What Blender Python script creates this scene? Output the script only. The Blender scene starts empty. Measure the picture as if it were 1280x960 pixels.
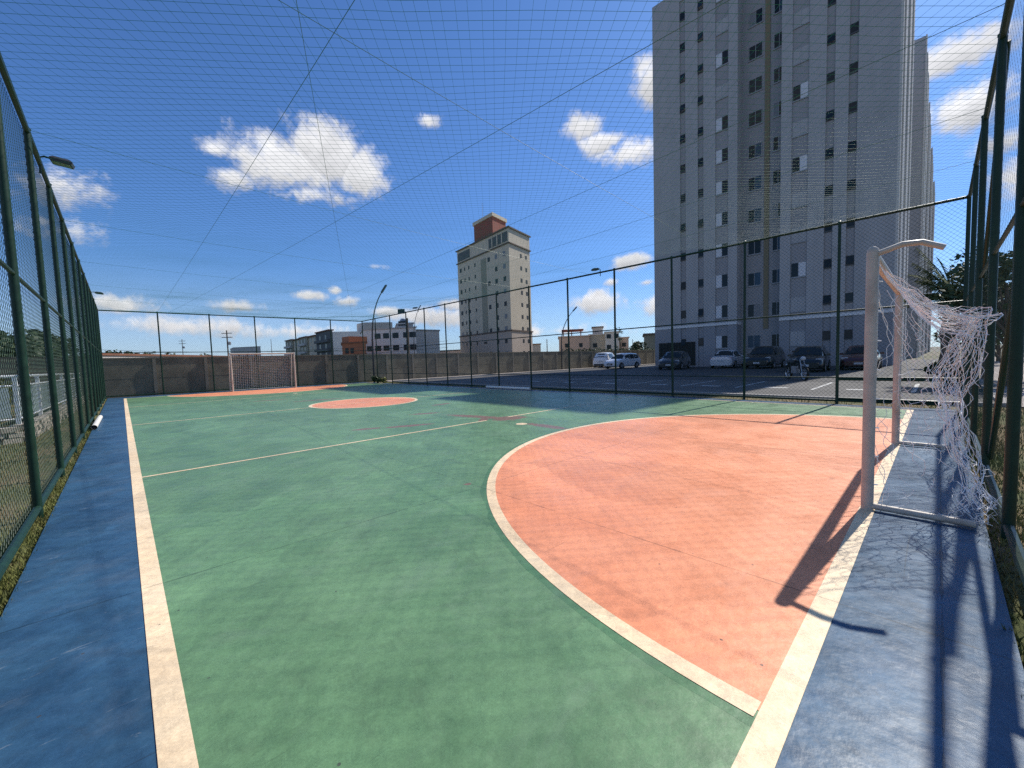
import bpy, bmesh, math, random
from mathutils import Vector, Matrix, noise as mn
rnd = random.Random(7)
R = math.radians
sc = bpy.context.scene
COL = sc.collection

# ------------------------------------------------------------------ camera model (solved from the court lines)
F, YAW, PITCH, ROLL = 509.76, 0.76247, -0.061568, 0.03057
CAM = Vector((-0.0036, -0.3106, 1.25))
fw = Vector((math.sin(YAW)*math.cos(PITCH), math.cos(YAW)*math.cos(PITCH), math.sin(PITCH)))
r0 = Vector((math.cos(YAW), -math.sin(YAW), 0)); d0 = fw.cross(r0)
cr = r0*math.cos(ROLL) + d0*math.sin(ROLL)
cd = -r0*math.sin(ROLL) + d0*math.cos(ROLL)
def ray(x, y): return cr*((x-640)/F) + cd*((y-480)/F) + fw
def at_d(x, y, D): return CAM + ray(x, y)*D
def at_x(x, y, X): r = ray(x, y); return CAM + r*((X-CAM.x)/r.x)
def at_y(x, y, Y): r = ray(x, y); return CAM + r*((Y-CAM.y)/r.y)
def at_z(x, y, Z): r = ray(x, y); return CAM + r*((Z-CAM.z)/r.z)

SUN_EL = R(47.3)
SUN_H = Vector((0.99655, -0.083, 0)).normalized()

# ------------------------------------------------------------------ materials
def NT(m): m.use_nodes = True; return m.node_tree
class G:
    """small node-graph helper"""
    def __init__(s, nt): s.nt = nt; s.N = nt.nodes; s.L = nt.links
    def new(s, t, **kw):
        n = s.N.new(t)
        for k, v in kw.items(): setattr(n, k, v)
        return n
    def put(s, sock, v):
        if isinstance(v, bpy.types.NodeSocket): s.L.new(v, sock)
        else: sock.default_value = v
    def math(s, op, a, b=None, c=None, clamp=False):
        n = s.new('ShaderNodeMath', operation=op, use_clamp=clamp); s.put(n.inputs[0], a)
        if b is not None: s.put(n.inputs[1], b)
        if c is not None: s.put(n.inputs[2], c)
        return n.outputs[0]
    def noise(s, vec, scale, detail=4, rough=.55, dist=0):
        n = s.new('ShaderNodeTexNoise'); s.put(n.inputs['Vector'], vec)
        n.inputs['Scale'].default_value = scale; n.inputs['Detail'].default_value = detail
        n.inputs['Roughness'].default_value = rough; n.inputs['Distortion'].default_value = dist
        return n.outputs['Fac']
    def ramp(s, f, a, b):
        n = s.new('ShaderNodeMapRange', interpolation_type='SMOOTHSTEP'); s.put(n.inputs[0], f)
        n.inputs[1].default_value = a; n.inputs[2].default_value = b
        return n.outputs[0]
    def lin(s, f, a, b, c, d):
        n = s.new('ShaderNodeMapRange'); s.put(n.inputs[0], f)
        for i, v in enumerate((a, b, c, d)): s.put(n.inputs[i+1], v)
        return n.outputs[0]
    def mix(s, f, a, b, mode='MIX'):
        n = s.new('ShaderNodeMix', data_type='RGBA', blend_type=mode); s.put(n.inputs[0], f)
        for i, v in ((6, a), (7, b)):
            s.put(n.inputs[i], v if isinstance(v, bpy.types.NodeSocket) else (*v[:3], 1))
        return n.outputs[2]
    def mapping(s, vec, scale=(1,1,1), rot=(0,0,0), loc=(0,0,0)):
        n = s.new('ShaderNodeMapping'); s.put(n.inputs['Vector'], vec)
        n.inputs['Scale'].default_value = scale; n.inputs['Rotation'].default_value = rot; n.inputs['Location'].default_value = loc
        return n.outputs[0]
    def sep(s, v):
        n = s.new('ShaderNodeSeparateXYZ'); s.put(n.inputs[0], v); return n.outputs
MATS = {}
def base_mat(name):
    m = bpy.data.materials.new(name); g = G(NT(m)); MATS[name] = m
    b = g.N['Principled BSDF']; tc = g.new('ShaderNodeTexCoord').outputs['Object']
    return m, g, b, tc
def mat(name, col, rough=.6, var=.25, scale=3., bump=0., bscale=40., metal=0., dirt=None, spec=.5, streak=False):
    m, g, b, tc = base_mat(name)
    v = g.mapping(tc, (1,1,.15)) if streak else tc
    n = g.noise(v, scale, 6, .62)
    f = g.lin(n, .25, .75, 1-var, 1+var)
    hs = g.mix(1., col, g_col(g, f), 'MULTIPLY')
    if dirt:
        n2 = g.noise(tc, scale*.37, 7, .7, .4); hs = g.mix(g.ramp(n2, .5, .72), hs, dirt)
    g.L.new(hs, b.inputs['Base Color'])
    g.L.new(g.lin(n, .2, .8, rough*.85, min(1, rough*1.12)), b.inputs['Roughness'])
    b.inputs['Metallic'].default_value = metal; b.inputs['Specular IOR Level'].default_value = spec
    if bump:
        bn = g.new('ShaderNodeBump'); bn.inputs['Strength'].default_value = bump; bn.inputs['Distance'].default_value = .01
        g.L.new(g.noise(tc, bscale, 5), bn.inputs['Height']); g.L.new(bn.outputs[0], b.inputs['Normal'])
    return m
def g_col(g, f):
    n = g.new('ShaderNodeCombineColor')
    for i in range(3): g.L.new(f, n.inputs[i])
    return n.outputs[0]
def glass(name, col=(.015,.02,.025), rough=.08):
    m, g, b, tc = base_mat(name)
    n = g.noise(tc, .9, 2)
    g.L.new(g.mix(n, col, tuple(c*2.2 for c in col)), b.inputs['Base Color'])
    b.inputs['Roughness'].default_value = rough; b.inputs['Specular IOR Level'].default_value = .13
    return m

def court_mat(name, col, dark, rough, worn=False, scuff=0., var=.13, grime=.25, spec=.38):
    """painted concrete court: blotches, faint relief, saw-cut joints, rubber scuffs, worn-through patches"""
    m, g, b, tc = base_mat(name)
    X, Y, Z = g.sep(tc)
    n1 = g.noise(tc, .55, 5, .6); n2 = g.noise(tc, 3.2, 6, .65, .6); n3 = g.noise(tc, 38, 4, .6); n5 = g.noise(tc, 150, 3, .6)
    pv = g.new('ShaderNodeTexVoronoi', distance='CHEBYCHEV'); dv = g.new('ShaderNodeTexNoise'); g.put(dv.inputs['Vector'], tc); dv.inputs['Scale'].default_value = 2.5; dv.inputs['Detail'].default_value = 6
    av = g.new('ShaderNodeVectorMath', operation='MULTIPLY_ADD'); g.put(av.inputs[0], dv.outputs['Color']); av.inputs[1].default_value = (.35,.35,0); g.put(av.inputs[2], g.mapping(tc, (1,.55,1), (0,0,R(33))))
    g.put(pv.inputs['Vector'], av.outputs[0]); pv.inputs['Scale'].default_value = 1.15; pr_, pg_, pb_ = [o for o in g.sep(pv.outputs['Color'])]
    n1b = g.noise(tc, 1.7, 6, .7, .7)
    c = g.mix(g.ramp(g.math('ADD', g.math('MULTIPLY', n1, .5), g.math('MULTIPLY', n1b, .5)), .38, .62), dark, col)
    c = g.mix(1., c, g_col(g, g.lin(n2, .28, .72, 1-var, 1+var)), 'MULTIPLY')
    c = g.mix(1., c, g_col(g, g.lin(n3, .3, .7, .89, 1.10)), 'MULTIPLY')
    c = g.mix(1., c, g_col(g, g.lin(n5, .3, .7, .88, 1.12)), 'MULTIPLY'); c = g.mix(1., c, g_col(g, g.lin(pr_, 0., 1., .90, 1.10)), 'MULTIPLY')
    # trowel strokes, drawn out along the length of the court and slightly skewed
    st = g.noise(g.mapping(tc, (1.2, 4, 1), (0,0,R(24))), 1.9, 6, .66, 1.1)
    c = g.mix(1., c, g_col(g, g.lin(st, .3, .7, .975, 1.02)), 'MULTIPLY')
    # dark grime smudges
    gr = g.noise(g.mapping(tc, (2.2, 5, 1), (0,0,R(-31))), 1.1, 8, .72, 1.2)
    c = g.mix(g.math('MULTIPLY', g.ramp(gr, .60, .76), grime), c, tuple(x*.35 for x in col))
    g2 = g.noise(g.mapping(tc, (1.3, 1.0, 1), (0,0,R(18)), (3.1,1.7,0)), 2.6, 9, .74, .9)
    c = g.mix(g.math('MULTIPLY', g.ramp(g2, .50, .70), grime*1.1), c, tuple(x*.42+.012 for x in col))
    g3 = g.noise(g.mapping(tc, (1, 1.6, 1), (0,0,R(70)), (9,4,0)), 1.7, 8, .7, .5)
    c = g.mix(g.math('MULTIPLY', g.ramp(g3, .48, .76), .42), c, tuple(min(1,x*.8+.085) for x in col))
    for (sx, sy, rot, s_, th) in ((1, 26, 52, 1.1, .70), (1, 30, -40, .9, .715), (1, 22, 8, 1.4, .72)):   # rubber streaks
        sk = g.noise(g.mapping(tc, (sx, sy, 1), (0,0,R(rot)), (rot*.1,2,0)), s_, 3, .55, .6)
        c = g.mix(g.math('MULTIPLY', g.ramp(sk, th, th+.06), .5), c, tuple(x*.3+.01 for x in col))
    # small dark specks and nicks
    vo = g.new('ShaderNodeTexVoronoi'); g.put(vo.inputs['Vector'], tc); vo.inputs['Scale'].default_value = 6.5
    sp = g.math('MULTIPLY', g.math('LESS_THAN', vo.outputs['Distance'], g.math('MULTIPLY', n3, .085)), g.ramp(n2, .42, .55))
    c = g.mix(g.math('MULTIPLY', sp, .75), c, (.06,.055,.05))
    if scuff:
        for (sx, sy, rot, s, th) in ((1.2, 9, 62, 2.6, .67), (1.5, 5, 100, 3.4, .67), (1, 4, 35, 2.9, .665), (1, 3.2, 20, 6.1, .67)):
            sc_ = g.noise(g.mapping(tc, (sx, sy, 1), (0,0,R(rot))), s, 7, .68, 1.0)
            c = g.mix(g.math('MULTIPLY', g.ramp(sc_, th-.03, th+.1), scuff), c, (.42,.45,.46))
    if worn:
        wn = g.noise(tc, 6, 8, .75, .8); tot = None
        for (x, y, rx, ry, rot) in ((5.6,6.7,.16,.95,14),(5.85,5.95,.42,.3,0),(5.42,6.25,.3,.12,40),(5.55,4.62,.13,.62,-4),
                                    (4.0,6.85,.5,.13,-22),(3.3,7.2,.3,.1,-20),(5.2,8.2,.4,.12,-25),(6.6,9.6,.4,.12,10),(5.0,14.9,.9,.18,-10),(2.45,2.95,.05,.04,0),(3.9,16.6,.7,.14,-12)):
            p = g.mapping(tc, (1,1,1), (0,0,0), (-x,-y,0)); p = g.mapping(p, (1,1,1), (0,0,R(-rot)))
            px, py, _ = g.sep(p)
            d = g.math('ADD', g.math('POWER', g.math('ABSOLUTE', g.math('DIVIDE', px, rx)), 2.), g.math('POWER', g.math('ABSOLUTE', g.math('DIVIDE', py, ry)), 2.))
            e = g.math('SUBTRACT', 1.15, d)
            tot = e if tot is None else g.math('MAXIMUM', tot, e)
        wm = g.ramp(g.math('ADD', tot, g.math('MULTIPLY', g.math('SUBTRACT', wn, .5), 3.2)), .1, .6)
        c = g.mix(g.math('MULTIPLY', wm, .92), c, (.21,.115,.085))
    # saw-cut joints
    jw = g.math('MULTIPLY', g.math('SUBTRACT', n2, .5), .03)
    def joint(coord, off, per):
        q = g.math('ABSOLUTE', g.math('SUBTRACT', g.math('FLOORED_MODULO', g.math('ADD', g.math('SUBTRACT', coord, off), per/2), per), per/2))
        return g.math('LESS_THAN', g.math('ABSOLUTE', g.math('ADD', q, jw)), .0045)
    jt = g.math('MAXIMUM', joint(X, 2.47, 3.1), joint(Y, 2.8, 3.15))
    c = g.mix(g.math('MULTIPLY', jt, .55), c, tuple(x*.25 for x in col))
    g.L.new(c, b.inputs['Base Color'])
    g.L.new(g.lin(n2, .25, .75, rough-.07, rough+.1), b.inputs['Roughness'])
    b.inputs['Specular IOR Level'].default_value = spec
    bn = g.new('ShaderNodeBump'); bn.inputs['Strength'].default_value = .45; bn.inputs['Distance'].default_value = .012
    h = g.math('ADD', g.math('MULTIPLY', g.noise(tc, 5.5, 3, .5), .8), g.math('MULTIPLY', n3, .12))
    h = g.math('ADD', h, g.math('MULTIPLY', g.noise(tc, 17, 3, .5), .25))
    h = g.math('SUBTRACT', h, g.math('MULTIPLY', jt, .4))
    g.L.new(h, bn.inputs['Height']); g.L.new(bn.outputs[0], b.inputs['Normal'])
    return m

M = {}
M['blue']   = court_mat('blue_court_paint', (.038,.100,.172), (.024,.070,.135), .37, scuff=.42, var=.28, grime=.5, spec=.24)
M['green']  = court_mat('green_court_paint', (.142,.262,.128), (.104,.208,.098), .40, worn=True, var=.16, grime=.36)
M['green2'] = court_mat('fresh_green_paint', (.092,.205,.095), (.080,.180,.082), .38, var=.12)
M['coral']  = court_mat('coral_court_paint', (.84,.325,.165), (.77,.275,.13), .42, var=.08, grime=.3)
M['line']   = court_mat('cream_line_paint', (.84,.66,.43), (.80,.59,.36), .5, var=.08, grime=.3)
M['cream']  = mat('cream_metal_paint', (.53,.465,.38), .45, .16, 6, dirt=(.36,.29,.22))
M['white_pipe'] = mat('white_plastic', (.78,.74,.66), .4, .06, 6)
M['black']  = mat('black_hollow', (.01,.01,.01), .8, .1)
M['fence']  = mat('green_fence_paint', (.0085,.033,.019), .45, .3, 9, spec=.3)
M['mesh']   = mat('green_coated_wire', (.011,.045,.027), .45, .15, 5, spec=.15)
M['net']    = mat('green_net_thread', (.05,.21,.15), .55, .1, 3)
_g = G(M['net'].node_tree); _b = _g.N['Principled BSDF']; _t = _g.new('ShaderNodeBsdfTranslucent'); _t.inputs[0].default_value = (.10,.40,.30,1); _m = _g.new('ShaderNodeMixShader'); _m.inputs[0].default_value = .45
_g.L.new(_b.outputs[0], _m.inputs[1]); _g.L.new(_t.outputs[0], _m.inputs[2]); _g.L.new(_m.outputs[0], _g.N['Material Output'].inputs[0])
M['cable']  = mat('net_support_cable', (.05,.17,.11), .5, .1, 3)
M['goalnet']= mat('white_net_twine', (.92,.90,.87), .7, .05, 8)
M['concrete']= mat('weathered_concrete', (.19,.172,.128), .85, .35, 1.4, bump=.6, bscale=24, dirt=(.135,.12,.088))
M['concrete2']= mat('concrete_post', (.22,.20,.16), .85, .22, 2, bump=.5, bscale=30, dirt=(.12,.105,.078))
M['lamp']   = mat('dark_lamp_metal', (.03,.03,.032), .5, .15)
M['steel']  = mat('galvanised_steel', (.42,.43,.44), .45, .12, 5, metal=.6)
M['lens']   = mat('floodlight_lens', (.20,.27,.16), .25, .1)
M['grass']  = mat('grass_blades', (.14,.15,.034), .75, .45, 2.2, dirt=(.24,.17,.07))
M['leaf']   = mat('dark_leaves', (.035,.065,.018), .6, .5, 1.4, dirt=(.075,.085,.02))
M['leafy']  = mat('yellow_green_leaves', (.17,.17,.03), .6, .35, 3)
M['frond']  = mat('palm_frond', (.05,.075,.016), .85, .4, 2, dirt=(.13,.10,.022), spec=.1)
M['bark']   = mat('bark', (.13,.10,.075), .9, .35, 8, bump=.8, bscale=20)
M['stone']  = mat('pale_stone', (.46,.40,.33), .85, .35, 5, bump=.9, bscale=9, dirt=(.27,.22,.17))
M['whitemetal'] = mat('white_metal', (.78,.80,.82), .4, .06)
M['glass']  = glass('window_glass')
M['glass2'] = glass('pool_fence_glass', (.16,.2,.22), .15)
M['curtain'] = mat('curtained_window', (.20,.20,.21), .5, .1); M['glassb'] = glass('bluish_window', (.03,.055,.085), .06)  # bluish panes: the reflected sky is put into their colour
M['tower']  = mat('light_grey_render', (.39,.38,.378), .8, .10, 1.3, dirt=(.345,.335,.332), streak=True)
M['tower2'] = mat('mauve_grey_render', (.315,.302,.306), .8, .08, .35)
M['towerg'] = mat('blue_grey_render', (.275,.273,.29), .8, .07, .35)
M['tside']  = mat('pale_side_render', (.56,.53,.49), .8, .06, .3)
M['band']   = mat('white_band', (.68,.67,.66), .7, .05)
M['yellow'] = mat('ochre_render', (.225,.185,.115), .8, .1, .6)
M['wframe'] = mat('window_frame', (.30,.30,.31), .5, .05)
M['dframe'] = mat('dark_window_frame', (.06,.06,.065), .5, .05)
M['shutter']= mat('white_shutter', (.62,.62,.64), .6, .05)
M['beige']  = mat('beige_render', (.58,.50,.38), .8, .1, .2, dirt=(.50,.43,.33))
M['beigeb'] = mat('beige_lower', (.47,.385,.32), .8, .1, .2)
M['brown']  = mat('brown_trim', (.13,.09,.07), .8, .1, .4)
M['brick']  = mat('red_brown_render', (.26,.07,.045), .8, .15, .5)
M['roofw']  = mat('roof_tiles', (.20,.085,.05), .85, .25, 1)
M['greyb']  = mat('grey_render', (.48,.455,.42), .85, .14, .25)
M['whiteb'] = mat('white_render', (.80,.75,.68), .8, .08, .25, dirt=(.68,.63,.56))
M['pinkb']  = mat('pink_render', (.60,.45,.37), .8, .12, .3, dirt=(.50,.39,.33))
M['orange'] = mat('orange_render', (.34,.125,.06), .8, .12, .4)
M['darkb']  = mat('dark_slate_render', (.10,.105,.11), .85, .2, .3)
M['olive']  = mat('olive_render', (.30,.28,.21), .85, .15, .3)
M['tank']   = mat('fibre_tank', (.30,.34,.40), .6, .1)
M['tyre']   = mat('tyre_rubber', (.012,.012,.012), .8, .1)
M['rim']    = mat('alloy_rim', (.45,.45,.47), .35, .05, metal=.7)
M['headl']  = mat('headlamp_lens', (.55,.57,.6), .12, .05)
M['taill']  = mat('tail_lamp_lens', (.30,.012,.012), .2, .05)
M['plate']  = mat('number_plate', (.5,.52,.55), .5, .05)
M['trim']   = mat('black_trim', (.02,.02,.022), .6, .1)
def paint(name, col, r=.25):
    m = mat(name, col, r, .03, 4); b = m.node_tree.nodes['Principled BSDF']; b.inputs['Coat Weight'].default_value = .6; return m
M['c_white'] = paint('white_car_paint', (.72,.73,.75)); M['c_black'] = paint('black_car_paint', (.012,.012,.014))
M['c_dark'] = paint('charcoal_car_paint', (.03,.032,.036)); M['c_silver'] = paint('silver_car_paint', (.50,.52,.55))
M['c_maroon'] = paint('maroon_car_paint', (.075,.016,.016))
def pavers():
    m, g, b, tc = base_mat('interlocking_pavers')
    v = g.new('ShaderNodeTexVoronoi', feature='DISTANCE_TO_EDGE'); g.put(v.inputs['Vector'], tc); v.inputs['Scale'].default_value = 4.2; v.inputs['Randomness'].default_value = .18
    n = g.noise(tc, .5, 6, .65); n2 = g.noise(tc, 7, 5, .6)
    c = g.mix(g.ramp(n, .3, .7), (.062,.060,.057), (.108,.102,.094)); c = g.mix(1., c, g_col(g, g.lin(n2, .3, .7, .8, 1.2)), 'MULTIPLY')
    c = g.mix(g.math('MULTIPLY', g.math('LESS_THAN', v.outputs['Distance'], .045), .6), c, (.05,.048,.044))
    g.L.new(c, b.inputs['Base Color']); b.inputs['Roughness'].default_value = .85; return m
M['pavers'] = pavers()
M['asphalt'] = mat('dark_asphalt', (.038,.038,.040), .85, .25, 2, bump=.3, bscale=60, dirt=(.055,.054,.052))  # near-black colour carries the deep shade of the car park
M['path']   = mat('pale_concrete_path', (.36,.31,.27), .85, .15, 1.2, bump=.3)
M['kerb']   = mat('kerb_concrete', (.35,.33,.31), .85, .15, 3)
M['roadline'] = mat('worn_white_marking', (.42,.42,.40), .7, .25, 5, dirt=(.16,.16,.155))
def lawn():
    m, g, b, tc = base_mat('lawn_soil')
    n = g.noise(tc, .7, 6, .65); n2 = g.noise(tc, 14, 5, .7)
    c = g.mix(g.ramp(n, .4, .62), (.075,.088,.02), (.17,.12,.055)); c = g.mix(1., c, g_col(g, g.lin(n2, .3, .7, .6, 1.4)), 'MULTIPLY')
    g.L.new(c, b.inputs['Base Color']); b.inputs['Roughness'].default_value = .95
    bn = g.new('ShaderNodeBump'); bn.inputs['Strength'].default_value = .8; bn.inputs['Distance'].default_value = .03
    g.L.new(n2, bn.inputs['Height']); g.L.new(bn.outputs[0], b.inputs['Normal']); return m
M['lawn'] = lawn()
M['earth']  = mat('dry_ground', (.15,.135,.085), .95, .35, .06, dirt=(.07,.085,.03))
M['hill']   = mat('wooded_hill', (.025,.036,.016), .95, .5, .08, bump=1, bscale=.5)

# ------------------------------------------------------------------ mesh builder
class MB:
    def __init__(s): s.v = []; s.f = []; s.mi = []
    def add(s, verts, faces, mi=0):
        o = len(s.v); s.v += [tuple(p) for p in verts]; s.f += [tuple(i+o for i in f) for f in faces]; s.mi += [mi]*len(faces); return s
    def box(s, x0, x1, y0, y1, z0, z1, mi=0):
        x0, x1 = sorted((x0, x1)); y0, y1 = sorted((y0, y1)); z0, z1 = sorted((z0, z1))
        v = [(x,y,z) for z in (z0,z1) for x,y in ((x0,y0),(x1,y0),(x1,y1),(x0,y1))]
        return s.add(v, [(3,2,1,0),(4,5,6,7),(0,1,5,4),(1,2,6,5),(2,3,7,6),(3,0,4,7)], mi)
    def obox(s, c, ax, ay, az, mi=0):
        """box from centre and three half-axis vectors"""
        c, ax, ay, az = Vector(c), Vector(ax), Vector(ay), Vector(az)
        v = [c+ax*i+ay*j+az*k for k in (-1,1) for i,j in ((-1,-1),(1,-1),(1,1),(-1,1))]
        return s.add(v, [(3,2,1,0),(4,5,6,7),(0,1,5,4),(1,2,6,5),(2,3,7,6),(3,0,4,7)], mi)
    def prism(s, base, z0, z1, mi=0):
        n = len(base); v = [(p[0],p[1],z0) for p in base] + [(p[0],p[1],z1) for p in base]
        f = [tuple(range(n-1,-1,-1)), tuple(range(n,2*n))] + [(i,(i+1)%n,n+(i+1)%n,n+i) for i in range(n)]
        return s.add(v, f, mi)
    def tube(s, pts, r, n=8, cap=True, mi=0):
        pts = [Vector(p) for p in pts]; rs = r if isinstance(r, (list, tuple)) else [r]*len(pts); rings = []
        t0 = (pts[1]-pts[0]).normalized(); up = Vector((0,0,1)) if abs(t0.z) < .9 else Vector((1,0,0))
        a = t0.cross(up).normalized()
        for i, p in enumerate(pts):
            t = (pts[min(i+1,len(pts)-1)] - pts[max(i-1,0)]); t = t.normalized() if t.length > 1e-9 else t0
            a = (a - t*a.dot(t)); a = a.normalized() if a.length > 1e-6 else t.orthogonal().normalized()
            b = t.cross(a)
            rings.append([p + (a*math.cos(2*math.pi*k/n) + b*math.sin(2*math.pi*k/n))*rs[i] for k in range(n)])
        v = [q for rg in rings for q in rg]; f = []
        for i in range(len(pts)-1):
            for k in range(n): f.append((i*n+k, i*n+(k+1)%n, (i+1)*n+(k+1)%n, (i+1)*n+k))
        if cap: f += [tuple(range(n-1,-1,-1)), tuple((len(pts)-1)*n+k for k in range(n))]
        return s.add(v, f, mi)
    def quad(s, a, b, c, d, mi=0): return s.add([a,b,c,d], [(0,1,2,3)], mi)
    def lathe(s, prof, n=20, M_=None, mi=0):
        """prof: list of (r, h) turned about z, then placed by matrix"""
        v = [Vector((r*math.cos(2*math.pi*k/n), r*math.sin(2*math.pi*k/n), h)) for r, h in prof for k in range(n)]
        if M_: v = [M_ @ p for p in v]
        f = [(i*n+k, i*n+(k+1)%n, (i+1)*n+(k+1)%n, (i+1)*n+k) for i in range(len(prof)-1) for k in range(n)]
        return s.add(v, f, mi)
    def build(s, name, m, parent=None, smooth=False):
        me = bpy.data.meshes.new(name); me.from_pydata(s.v, [], s.f)
        for x in (m if isinstance(m, (list, tuple)) else [m]): me.materials.append(x)
        if len(set(s.mi)) > 1: me.polygons.foreach_set('material_index', s.mi)
        me.update()
        if smooth:
            me.polygons.foreach_set('use_smooth', [True]*len(me.polygons))
            try: me.set_sharp_from_angle(angle=R(38))
            except Exception: pass
        o = bpy.data.objects.new(name, me); COL.objects.link(o)
        if parent: o.parent = parent
        return o
def tag(o, label=None, cat=None, group=None, kind=None):
    if label: o['label'] = label
    if cat: o['category'] = cat
    if group: o['group'] = group
    if kind: o['kind'] = kind
    return o
def thing(name, loc, label, cat, group=None, rz=0):
    o = bpy.data.objects.new(name, None); COL.objects.link(o); o.empty_display_size = .2
    o.location = loc; o.rotation_euler = (0,0,rz); return tag(o, label, cat, group)
def struct(name, mb, m, parent=None):
    o = mb.build(name, m, parent); o['kind'] = 'structure'; return o
def copy_tree(o, parent=None):
    c = o.copy(); COL.objects.link(c)
    if parent: c.parent = parent
    for ch in [x for x in bpy.data.objects if x.parent == o]: copy_tree(ch, c)
    return c
def grid_pts(n): return range(n)

# ------------------------------------------------------------------ ground
W, LEN = 11.26, 24.9           # field
FX0, FX1, FY0, FY1, FH = -0.61, 11.8, -0.65, 26.35, 4.07
mb = MB(); mb.quad((-700,-500,-.06),(900,-500,-.06),(900,1200,-.06),(-700,1200,-.06)); struct('ground', mb, M['earth'])
mb = MB(); mb.quad((-30,-8,-.03),(12.75,-8,-.03),(12.75,26.6,-.03),(-30,26.6,-.03)); struct('lawn', mb, M['lawn'])
mb = MB(); mb.quad((12.9,-1.2,-.02),(56,-1.2,-.02),(56,24.3,-.02),(12.9,24.3,-.02)); struct('parking_lot', mb, M['pavers'])
mb = MB(); mb.quad((19.7,1.2,-.016),(38.2,1.2,-.016),(38.2,23.2,-.016),(19.7,23.2,-.016)); struct('road', mb, M['asphalt'])  # dark sheet over the pavers, the tower's shade put into its colour
mb = MB(); mb.box(12.75,12.9,-1.2,24.3,-.05,.05); mb.box(12.9,58,-1.35,-1.2,-.05,.05); mb.box(12.9,58,24.3,24.45,-.05,.07); struct('kerb', mb, M['kerb'])
mb = MB(); mb.quad((12.75,24.45,.0),(58,24.45,.0),(58,26.68,.0),(12.75,26.68,.0)); mb.quad((12.75,-6.2,.0),(60,-6.2,.0),(60,-1.35,.0),(12.75,-1.35,.0)); struct('path', mb, M['path'])
mb = MB()
for y in (-.6, 0.15, 2.45, 4.68, 6.66, 8.97, 11.45, 13.7, 16, 18.3, 20.6):
    mb.quad((15.75,y-.05,-.015),(19.5,y-.05,-.015),(19.5,y+.05,-.015),(15.75,y+.05,-.015))
for y in (1.3, 3.55, 5.7, 7.8, 10.2, 12.6, 14.9):   # stencilled bay number strips, worn to a dash
    mb.quad((16.1,y-.35,-.015),(16.45,y-.35,-.015),(16.45,y+.35,-.015),(16.1,y+.35,-.015))
struct('bay_line', mb, M['roadline'])

# the court: a blue slab with the painted field on it
def sheet(mb, x0, y0, x1, y1, z, nx=1, ny=1):
    for i in range(nx):
        for j in range(ny):
            a = x0+(x1-x0)*i/nx; b = x0+(x1-x0)*(i+1)/nx; c = y0+(y1-y0)*j/ny; d = y0+(y1-y0)*(j+1)/ny
            mb.quad((a,c,z),(b,c,z),(b,d,z),(a,d,z))
mb = MB(); mb.box(-.535, 11.66, -.565, 26.2, -.12, 0); court = struct('court', mb, M['blue'])
mb = MB(); sheet(mb, 0, 0, W, LEN, .0012); struct('green_field', mb, M['green'], court)
CX, RG = 5.6, 4.12
def half_disc(r, cy, s, z, mb, n=72):
    ps = [(CX+r*math.cos(math.pi*k/n), cy+s*r*math.sin(math.pi*k/n), z) for k in range(n+1)]
    if s < 0: ps.reverse()
    mb.add(ps, [tuple(range(n+1))])
def arc_band(r0_, r1, a0, a1, cx, cy, z, mb, n=96):
    v = []; f = []
    for k in range(n+1):
        t = a0+(a1-a0)*k/n
        v += [(cx+r0_*math.cos(t), cy+r0_*math.sin(t), z), (cx+r1*math.cos(t), cy+r1*math.sin(t), z)]
        if k < n: f.append((2*k, 2*k+1, 2*k+3, 2*k+2))
    mb.add(v, f)
mb = MB(); half_disc(RG-.04, .02, 1, .0024, mb); half_disc(RG-.04, LEN-.02, -1, .0024, mb); 
struct('penalty_area', mb, M['coral'], court)
mb = MB(); mb.add([(5.6+1.6*math.cos(2*math.pi*k/64), 12.4+1.6*math.sin(2*math.pi*k/64), .0020) for k in range(64)], [tuple(range(64))]); struct('centre_circle', mb, M['coral'], court)
mb = MB()
for cy_, a0_ in ((0, 0.), (LEN, math.pi)):      # the line was cut in with fresh green, brushed on by hand
    v = []; f = []
    for k in range(241):
        t = a0_+.012+(math.pi-.024)*k/240; ro = RG+.045+.030*mn.noise(Vector((k*.11,cy_,1)))+.010*mn.noise(Vector((k*.6,cy_,5)))
        for rr in (RG-.004, ro): v.append((CX+rr*math.cos(t), cy_+rr*math.sin(t), .0015))
        if k < 240: f.append((2*k, 2*k+1, 2*k+3, 2*k+2))
    mb.add(v, f)
struct('paint_margin', mb, M['green2'], court)
mb = MB(); z = .0036
sheet(mb, 0, 0, .092, LEN, z); sheet(mb, W-.08, 0, W, LEN, z); sheet(mb, .092, 0, W-.08, .092, z); sheet(mb, .092, LEN-.09, W-.08, LEN, z)
sheet(mb, .092, 12.375, 5.6-1.645, 12.425, z); sheet(mb, 5.6+1.645, 12.375, W-.08, 12.425, z)
sheet(mb, 5.6-1.55, 12.375, 5.6+1.55, 12.425, z)
sheet(mb, .092, 6.06, 5.35, 6.11, z); sheet(mb, 5.95, 6.06, W-.08, 6.11, z); sheet(mb, .092, 18.69, W-.08, 18.74, z)
arc_band(RG-.085, RG, .024, math.pi-.024, CX, 0, z, mb); arc_band(RG-.085, RG, math.pi+.024, 2*math.pi-.024, CX, LEN, z, mb)
arc_band(1.55, 1.64, 0, 2*math.pi, 5.6, 12.4, z, mb)
arc_band(0.0, .11, 0, 2*math.pi, 5.46, 5.18, z, mb, 24); arc_band(0.0, .11, 0, 2*math.pi, 5.6, LEN-5.2, z, mb, 24)
struct('painted_line', mb, M['line'], court)

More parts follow.
